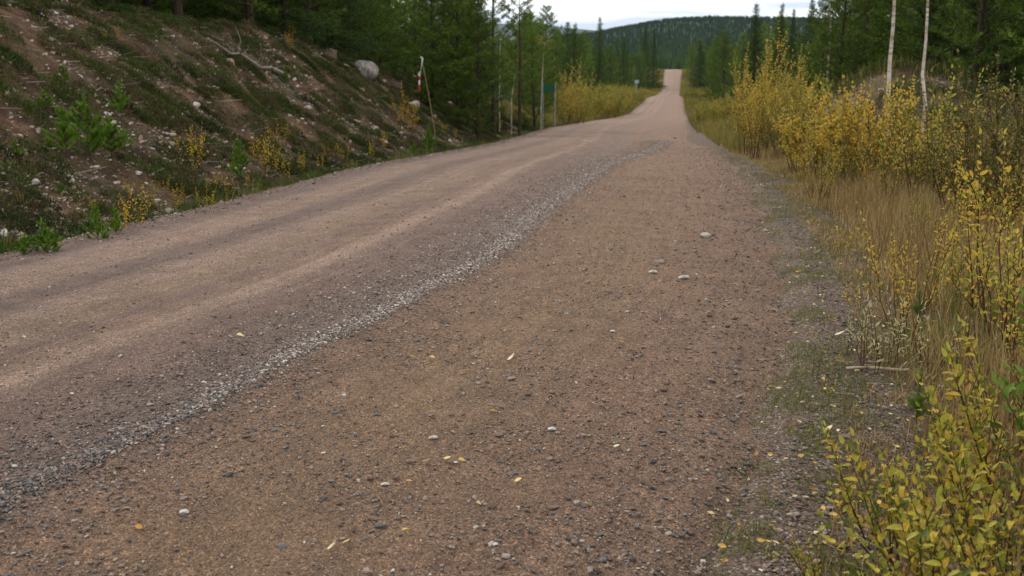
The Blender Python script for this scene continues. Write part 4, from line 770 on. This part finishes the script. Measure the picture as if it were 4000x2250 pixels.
def fill(n, box, kinds, hr, mind, label, group, wide=(1, 1.25), test=None, lim=(-60, 1100)):
    c = 0; tries = 0
    while c < n and tries < 8000:
        tries += 1; y = random.uniform(box[0]**.5, box[1]**.5)**2; s = random.uniform(box[2], box[3]); sgn = box[4]
        x = float(xL(y)-s/cosh_(y)) if sgn < 0 else float(xR(y)+s/cosh_(y))
        px = 512+FPX*x/max(y, 1)
        if px < lim[0] or px > lim[1] or (test and not test(x, y, s, px)): continue
        if any((a-x)**2+(b-y)**2 < (mind*(1+y*.003))**2 for a, b in used): continue
        k = random.choice(kinds); w = where(px, sgn); tree(k, x, y, random.uniform(*hr), label.format('spruce' if k == 'spruce' else 'pine')+', '+w, 'spruce' if k == 'spruce' else 'pine', group+', '+w+' ('+('spruces' if k == 'spruce' else 'pines')+')', None, random.uniform(*wide)); c += 1
    print('filled', group, c)
P_, S_ = 'pine', 'spruce'
fill(48, (17, 56, 7.0, 15, -1), [P_, P_, P_, S_], (6.5, 9), 1.5, 'dark green {} at the forest front', 'front of the left forest', test=lambda x, y, s, px: s > 7.8-max(0, y-26)*.17 and px < 500)
fill(66, (22, 80, 11, 34, -1), [P_, P_, S_, 'open'], (8, 12), 2.1, 'dark {} deep in the left forest', 'depth of the left forest', test=lambda x, y, s, px: px < 495)
fill(50, (60, 125, 6, 30, -1), [P_, P_, S_], (7, 9.5), 2.4, 'green {} in the woods left of the road', 'woods behind the sign', test=lambda x, y, s, px: 520 < px < 650)
fill(70, (70, 210, 8, 80, -1), [P_, P_, S_, 'open'], (7.5, 9.5), 2.4, 'green {} in the woods seen between trunks', 'woods beyond the bank', test=lambda x, y, s, px: 425 < px < 562)
fill(34, (150, 395, 3.2, 22, 1), [P_, S_], (9, 13), 2.2, 'distant {} beside the rising road', 'trees beside the rising road', test=lambda x, y, s, px: px < 735)
fill(60, (120, 330, 4.5, 45, -1), [P_, S_], (8, 11), 3, 'distant {} in the left woods', 'far woods on the left', test=lambda x, y, s, px: 540 < px < 662)
fill(62, (85, 380, 3.5, 45, 1), [P_, S_, P_], (8, 11.5), 2.6, 'distant {} in the right woods', 'far woods on the right', test=lambda x, y, s, px: 683 < px < 850)
fill(22, (44, 85, 9, 26, 1), [P_, S_], (6, 8.5), 2.4, 'green {} in the middle woods', 'middle woods on the right', test=lambda x, y, s, px: 775 < px < 1100)
fill(46, (17, 60, 8.5, 36, 1), [P_, P_, S_, 'open'], (8, 12), 2.2, 'dark {} in the shadowy right forest', 'right forest', test=lambda x, y, s, px: px > 812 and ((x-11.6)/3.6)**2+((y-28)/5)**2 > 1 and not (y < 28 and 800 < px < 950))
fill(30, (9, 60, 7, 45, 1), [P_, P_, S_, 'open'], (8, 12), 2.4, 'dark {} beyond the right frame', 'right forest outside the frame', test=lambda x, y, s, px: px > 1060, lim=(0, 1900))
fill(10, (14, 50, 9, 25, -1), [P_, S_], (8, 11), 2.6, 'dark {} beyond the left frame', 'left forest outside the frame', test=lambda x, y, s, px: px < -40, lim=(-700, 0))
# ------------------------------------------------------------------ saplings, shrubs and small plants
def sap(px, py, hpx, label, k=0, wide=1.0, name='pine_sapling', group=None):
    x, y, z = hit(px, py); z = float(H(np.array(x), np.array(y))); h = hpx*math.hypot(y, EYE-z)/FPX
    thing(name, label, 'pine sapling', (x, y, z), random.uniform(0, 6.3), (h*wide, h*wide, h), group, [('stem', SAP[k % 3][0]), ('needles', SAP[k % 3][1])], (random.uniform(-.05, .05), random.uniform(-.05, .05)))
for a in [(90, 163, 66, 'tallest bright green pine sapling, middle of the group on the left bank', 0, .95), (67, 158, 54, 'bright green pine sapling on the left side of the group', 1, .9), (112, 158, 44, 'pine sapling on the right side of the group on the left bank', 2, 1), (125, 152, 24, 'small pine sapling right of the group', 0, 1.1),
          (122, 118, 38, 'slim pine sapling higher on the bank behind the group', 1, .6), (45, 112, 22, 'low bushy pine sapling left above the group', 2, 1.3), (242, 183, 46, 'narrow pale green pine sapling among yellow leaves near the road', 1, .6), (98, 238, 50, 'upright pine sapling with a long leader at the road edge, left of its twin', 0, .62),
          (116, 232, 38, 'second upright pine sapling at the road edge, right of its twin', 1, .6), (46, 250, 44, 'bushy pine sapling at the road edge on the far left', 2, 1.0), (26, 252, 26, 'low pine sapling left of the bushy one at the road edge', 0, 1.4), (17, 160, 22, 'small pine sapling near the left edge of the photo', 1, .8),
          (430, 154, 28, 'bright green pine sapling at the foot of the tape-marked stick', 0, .8), (415, 157, 14, 'low green pine sapling left of the tape-marked stick', 2, 1.6), (525, 130, 12, 'small bright green pine sapling at the roadside below the birches', 1, 1.3), (285, 84, 16, 'small pine sapling beside the fallen branch', 2, .8), (65, 85, 20, 'olive pine sapling high on the left bank', 0, 1.1), (62, 195, 14, 'tiny pine sapling below the group', 1, 1.)]:
    sap(*a)
def plant(kind, k, x, y, h, label, cat, name, group=None, rz=None, wide=1.0):
    s = h/BH_[kind]; lst = SH[kind]; st, lv = lst[k % len(lst)]
    thing(name, label, cat, (x, y, float(H(np.array(x), np.array(y)))), random.uniform(0, 6.3) if rz is None else rz, (s*wide, s*wide, s), group, [('stems', st), ('leaves', lv)])
def plant_px(kind, k, px, py, hpx, label, cat, name, group=None, rz=None, wide=1.0):
    x, y, z = hit(px, py); plant(kind, k, x, y, hpx*math.hypot(y, EYE-z)/FPX, label, cat, name, group, rz, wide)
def plant_top(kind, k, px, ytop, Yd, label, cat, name, group=None, rz=None, wide=1.0):
    x, y, z = col(px, Yd); h = at(px, ytop, Yd)[2]-float(H(np.array(x), np.array(y))); plant(kind, k, x, y, max(.2, h*(.84 if kind == 'front' else 1)), label, cat, name, group, rz, wide)
# foreground willows, bottom right
for a in [('front', 0, 930, 425, 2.5, 'nearest yellow-green willow shrub with large leaves, bottom right', 0.), ('front', 1, 1000, 385, 2.8, 'willow shrub with dark leaning stems at the right, behind the nearest one', .2), ('front', 2, 880, 500, 2.35, 'low yellow willow leaning over the gravel, bottom right', -.1), ('front', 2, 955, 520, 2.2, 'low leafy willow at the bottom edge of the photo', .4),
          ('front', 0, 1035, 330, 3.1, 'dense willow thicket shrub at the right edge, halfway up', .1), ('front', 2, 820, 470, 2.75, 'small yellow willow sprig beside the grassy gravel', 0.), ('front', 0, 885, 412, 2.95, 'tall sprig of green-yellow willow above the nearest shrub', .3)]:
    plant_top(a[0], a[1], a[2], a[3], a[4], a[5], 'willow', 'willow_shrub', rz=a[6])
plant_top('green', 0, 1062, 118, 3.0, 'tall willow with large green leaves cut by the right edge', 'willow', 'willow_shrub', rz=0.)
plant_top('green', 0, 1035, 245, 3.9, 'green-leaved willow reaching in from the right edge, lower one', 'willow', 'willow_shrub', rz=.6)
for a in [(985, 470, 2.35, 'leafy willow low in the bottom right corner', 0), (1004, 338, 3.5, 'yellow willow at the right edge above the corner shrubs', 1), (972, 362, 3.3, 'thin-stemmed yellow willow above the corner shrubs', 1), (1028, 300, 3.8, 'half-hidden yellow willow cut by the right edge', 0), (1020, 500, 2.2, 'willow filling the very corner at the bottom right', 2), (915, 560, 1.95, 'low yellow willow tips at the bottom edge, right of the gravel', 2), (1000, 430, 2.7, 'willow behind the corner shrubs, dark stems showing', 0), (850, 548, 2.1, 'yellow willow tips at the bottom edge, farthest left', 2), (945, 445, 2.55, 'green-yellow willow right behind the nearest shrub', 1)]:
    plant_top('front', a[4], a[0], a[1], a[2], a[3], 'willow', 'willow_shrub', rz=random.uniform(-.5, .5))
# middle distance, right
W_ = ('willow', 'willow_shrub')
for a in [('willow', 0, 905, 215, 5.6, 'thin yellow willow rising from the brown grass, left of the right-hand thicket'), ('willow', 1, 1000, 150, 5.6, 'mottled willow in the right-hand thicket, nearest one'), ('willow', 2, 962, 205, 6.2, 'yellow willow with bare dark stems in the brown grass'), ('willow', 0, 1020, 200, 5.0, 'yellow willow cut by the right edge above the brown grass'),
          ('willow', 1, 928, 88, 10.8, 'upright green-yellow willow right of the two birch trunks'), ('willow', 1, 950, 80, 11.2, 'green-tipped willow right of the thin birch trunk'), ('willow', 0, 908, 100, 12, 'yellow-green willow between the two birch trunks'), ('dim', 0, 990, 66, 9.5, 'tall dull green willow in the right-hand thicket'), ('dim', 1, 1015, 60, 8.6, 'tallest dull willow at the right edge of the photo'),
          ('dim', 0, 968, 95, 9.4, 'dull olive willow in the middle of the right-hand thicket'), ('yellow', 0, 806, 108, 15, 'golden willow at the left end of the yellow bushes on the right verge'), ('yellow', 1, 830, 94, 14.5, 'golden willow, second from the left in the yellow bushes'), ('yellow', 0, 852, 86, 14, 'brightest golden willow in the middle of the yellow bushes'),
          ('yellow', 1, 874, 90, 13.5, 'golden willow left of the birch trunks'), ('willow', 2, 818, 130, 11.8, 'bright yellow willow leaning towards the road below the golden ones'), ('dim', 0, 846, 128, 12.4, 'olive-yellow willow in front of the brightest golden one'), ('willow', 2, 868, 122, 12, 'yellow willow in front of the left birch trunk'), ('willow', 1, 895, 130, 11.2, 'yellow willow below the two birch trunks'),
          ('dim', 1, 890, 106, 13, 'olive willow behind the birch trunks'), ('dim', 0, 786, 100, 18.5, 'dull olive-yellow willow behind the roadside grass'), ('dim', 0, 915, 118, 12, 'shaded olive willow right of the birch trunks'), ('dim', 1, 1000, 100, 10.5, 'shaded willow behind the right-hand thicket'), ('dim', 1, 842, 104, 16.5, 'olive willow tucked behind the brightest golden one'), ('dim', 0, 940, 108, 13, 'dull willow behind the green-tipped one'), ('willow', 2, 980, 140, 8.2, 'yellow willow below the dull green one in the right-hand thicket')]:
    plant_top(*a, *W_)
for a in [('aspen', 0, 746, 58, 21, 'tall orange-yellow aspen left of the aspen group'), ('aspen', 1, 768, 32, 23, 'tallest yellow-green aspen in the group right of the road'), ('aspen', 0, 782, 52, 22, 'green-yellow aspen on the right of the group'), ('aspen', 1, 757, 60, 19, 'orange-tinted aspen in front of the tallest one'), ('aspen', 0, 797, 60, 21, 'small leafy aspen at the right end of the group')]:
    plant_top(*a, 'aspen', 'aspen_tree', wide=.8)
plant_top('birch', 0, 754, 68, 19.5, 'small bright orange birch in front of the aspens', 'birch', 'birch_sapling')
for i in range(11):
    y = random.uniform(12, 24); x = float(xR(y)+random.uniform(.9, 2.6)/cosh_(y)); plant('dim' if i % 3 else 'yellow', i, x, y, random.uniform(.6, 1.1), 'low yellow-green willow at the foot of the golden bushes by the road', 'willow', 'willow_shrub', 'low willows by the road', wide=1.2)
for i in range(9):
    plant_top('yellow' if i % 2 else 'dim', i, 745+i*6+random.uniform(-3, 3), random.uniform(100, 112), 21+i*.4+random.uniform(0, 6), 'yellow-brown willow in the row below the aspens', 'willow', 'willow_shrub', 'willows below the aspens')
grp = 'small willows standing in the brown grass'
for i in range(24):
    y = random.uniform(3.8, 9.5); s = random.uniform(1.0, 3.2); x = float(xR(y)+s)
    plant('willow', i, x, y, random.uniform(.35, .75), 'small sparse yellow willow standing in the brown grass of the right verge', 'willow', 'willow_shrub', grp)
for a in [(845, 250, 26, 'yellow seedling standing at the left edge of the brown grass'), (852, 305, 26, 'yellow seedling in the short grass, nearest the road'), (790, 150, 10, 'tiny seedling by the far verge'), (800, 262, 12, 'green-yellow seedling on the road side of the brown grass'), (836, 250, 14, 'small yellow seedling left of its taller neighbour'), (840, 365, 18, 'yellow seedling left of the pale narrow-leaved plants'), (815, 345, 13, 'low yellow seedling at the gravelly edge'),
          (805, 300, 9, 'tiny green seedling on the road edge'), (828, 395, 22, 'yellow seedling below the fallen twig'), (870, 395, 16, 'small yellow seedling beside the pine seedling'), (860, 300, 16, 'small yellow seedling beside the nearest one in the short grass'), (770, 560, 18, 'green seedling among leaves at the bottom edge')]:
    plant_px('seedling', random.randrange(3), a[0], a[1], a[2], a[3], 'seedling', 'seedling')
for a in [(868, 372, 62, 'pale narrow-leaved plant behind the fallen twig, left one'), (888, 368, 68, 'pale narrow-leaved plant behind the fallen twig, tallest'), (905, 352, 58, 'pale narrow-leaved plant behind the pine seedling'), (930, 372, 56, 'pale narrow-leaved plant right of the pine seedling'), (852, 352, 40, 'small pale narrow-leaved plant at the gravelly edge')]:
    plant_px('narrow', random.randrange(2), a[0], a[1], a[2], a[3], 'tall herb', 'leafy_herb')
# pine seedlings in the verge
for px, py, hp, lb in [(916, 425, 52, 'dark green pine seedling with long needles behind the nearest willow'), (966, 355, 30, 'green pine seedling in the right-hand grass'), (917, 322, 30, 'soft green pine seedling in the brown grass')]:
    x, y, z = hit(px, py); h = hp*math.hypot(y, EYE-z)/FPX/.34
    thing('pine_seedling', lb, 'pine seedling', (x, y, z), 0, (h*.8, h*.8, h), None, [('stem', SEEDLING[0]), ('needles', SEEDLING[1])])
# fallen birch twig
A = Acc(); xa, ya, za = hit(846, 372.5); xb, yb, zb = hit(908, 373.5); d = np.array([xb-xa, yb-ya, zb-za]); P = np.array([d*t+np.array([0, 0, .022+.006*math.sin(t*5)]) for t in np.linspace(0, 1, 7)]); V, F = tube(P, np.linspace(.007, .010, 7), 8); A.add(V, F, .5); V, F = tube([P[5], P[5]+np.array([.05, .02, .04])], [.004, .002], 5); A.add(V, F, .5)
single('fallen_twig', A.mesh('fallen_twig', M['birch_bark'], True), 'straight pale birch twig lying on the gravelly verge', 'twig', (xa, ya, za))
# left side: sparse yellow birch seedlings
for a in [('birch', 0, 290, 54, 26, 'orange-leaved birch sapling under the forest, right of the fallen branch'), ('birch', 1, 410, 142, 48, 'leafy orange birch sapling left of the tape-marked stick', ), ('birch', 0, 400, 132, 34, 'pale yellow birch sapling behind the leafy orange one'), ('birch', 1, 516, 122, 26, 'bright orange birch sapling at the forest edge left of the sign'), ('birch', 0, 460, 98, 22, 'thin yellow birch sapling at the end of the bank'),
          ('birch', 1, 545, 112, 20, 'yellow birch sapling between the legs of the green sign'), ('birch', 0, 563, 110, 18, 'golden birch sapling right of the green sign')]:
    plant_px(a[0], a[1], a[2], a[3], a[4], a[5], 'birch sapling', 'birch_sapling', wide=1.3)
grp = 'sparse yellow birch seedlings'
for i, (px, py, hp) in enumerate([(190, 178, 44), (196, 165, 40), (265, 170, 40), (272, 178, 34), (255, 165, 30), (135, 205, 30), (138, 224, 42), (127, 228, 38), (178, 212, 30), (205, 210, 28), (286, 182, 30), (20, 205, 14), (95, 215, 18), (152, 212, 26), (215, 195, 24), (230, 200, 26), (300, 175, 26), (320, 170, 20), (345, 165, 22), (370, 160, 22), (60, 245, 16), (78, 240, 14), (12, 246, 14), (165, 195, 20), (70, 40, 12), (105, 44, 14), (118, 40, 14),
                                   (480, 128, 14), (470, 118, 16), (445, 135, 14), (500, 130, 10), (455, 140, 12), (385, 150, 20), (330, 160, 16), (490, 112, 14), (530, 122, 12), (280, 150, 26), (250, 190, 20)]):
    zone = 'near the left edge of the photo' if px < 110 else 'on the bank left of the narrow pine sapling' if px < 235 else 'between the narrow pine sapling and the orange birch' if px < 400 else 'along the far end of the left bank'
    plant_px('sparse', i, px, py, hp, 'sparse yellow-leaved birch seedling '+zone, 'birch seedling', 'birch_seedling', grp+' '+zone, wide=1.15)
# far bushes
grp = 'yellow-green bushes left of the far road'; c = 0
while c < 75:
    y = random.uniform(7.8, 12.5)**2; s = random.uniform(.8, 6.0); x = float(xL(y)-s/cosh_(y)); px = 512+FPX*x/y
    if not 572 < px < 636: continue
    plant('far', c, x, y, random.uniform(1.6, 2.9), 'yellow-green willow bush beside the left edge of the far road, '+('near the sign' if px < 595 else 'midway to the bend' if px < 622 else 'close to the bend'), 'willow', 'willow_bush', grp+(', near the sign' if px < 595 else ', midway to the bend' if px < 622 else ', close to the bend'), wide=1.2); c += 1
for i in range(9):
    y = random.uniform(120, 235); x = float(xL(y)-random.uniform(.8, 6)); plant('far', i, x, y, random.uniform(1.5, 2.6), 'pale bush at the far side track on the left', 'willow', 'willow_bush', 'bushes at the side track', wide=1.3)
for i in range(44):
    y = random.uniform(5.0, 11.5)**2; s = random.uniform(.7, 2.2+y*.03); x = float(xR(y)+s/cosh_(y)); plant('far', i, x, y, random.uniform(.8, 1.7), 'yellow-green willow bush beside the right edge of the far road, '+('in the nearer part' if y < 60 else 'in the farther part'), 'willow', 'willow_bush', 'yellow-green bushes right of the far road, '+('nearer' if y < 60 else 'farther'), wide=1.2)
for i in range(8):
    y = random.uniform(110, 230); x = float(xR(y)+random.uniform(.8, 6)); plant('far', i, x, y, random.uniform(1.2, 2.4), 'pale bush on the right of the rising far road', 'willow', 'willow_bush', 'bushes right of the rising road', wide=1.3)
for a in [(572, 64, 58, 'tall reddish yellow birch behind the green sign, left one'), (577, 72, 56, 'golden yellow birch right behind the sign'), (566, 76, 55, 'orange birch close behind the green sign')]:
    plant_top('aspen', 0, a[0], a[1], a[2], a[3], 'birch', 'birch_sapling', wide=1.1)
HAZE = 2e-5
# ------------------------------------------------------------------ haze
V = np.array([(x, y, z) for z in (-60, 320) for y in (-200, 11000) for x in (-6000, 6500)], float)
F = np.array([[0, 2, 3, 1], [4, 5, 7, 6], [0, 1, 5, 4], [2, 6, 7, 3], [0, 4, 6, 2], [1, 3, 7, 5]])
hm = bpy.data.materials.new('haze_air'); hm.use_nodes = True; t = hm.node_tree; t.nodes.clear()
pv = N(t, 'ShaderNodeVolumePrincipled'); pv.inputs['Color'].default_value = (.62, .76, 1, 1); pv.inputs['Density'].default_value = HAZE
pv.inputs['Anisotropy'].default_value = .2; om = N(t, 'ShaderNodeOutputMaterial'); t.links.new(pv.outputs[0], om.inputs['Volume'])
me = mesh_data('haze', V, F, hm); tag(put('haze', me), 'thin bluish air between the road and the far hills', kind='stuff')
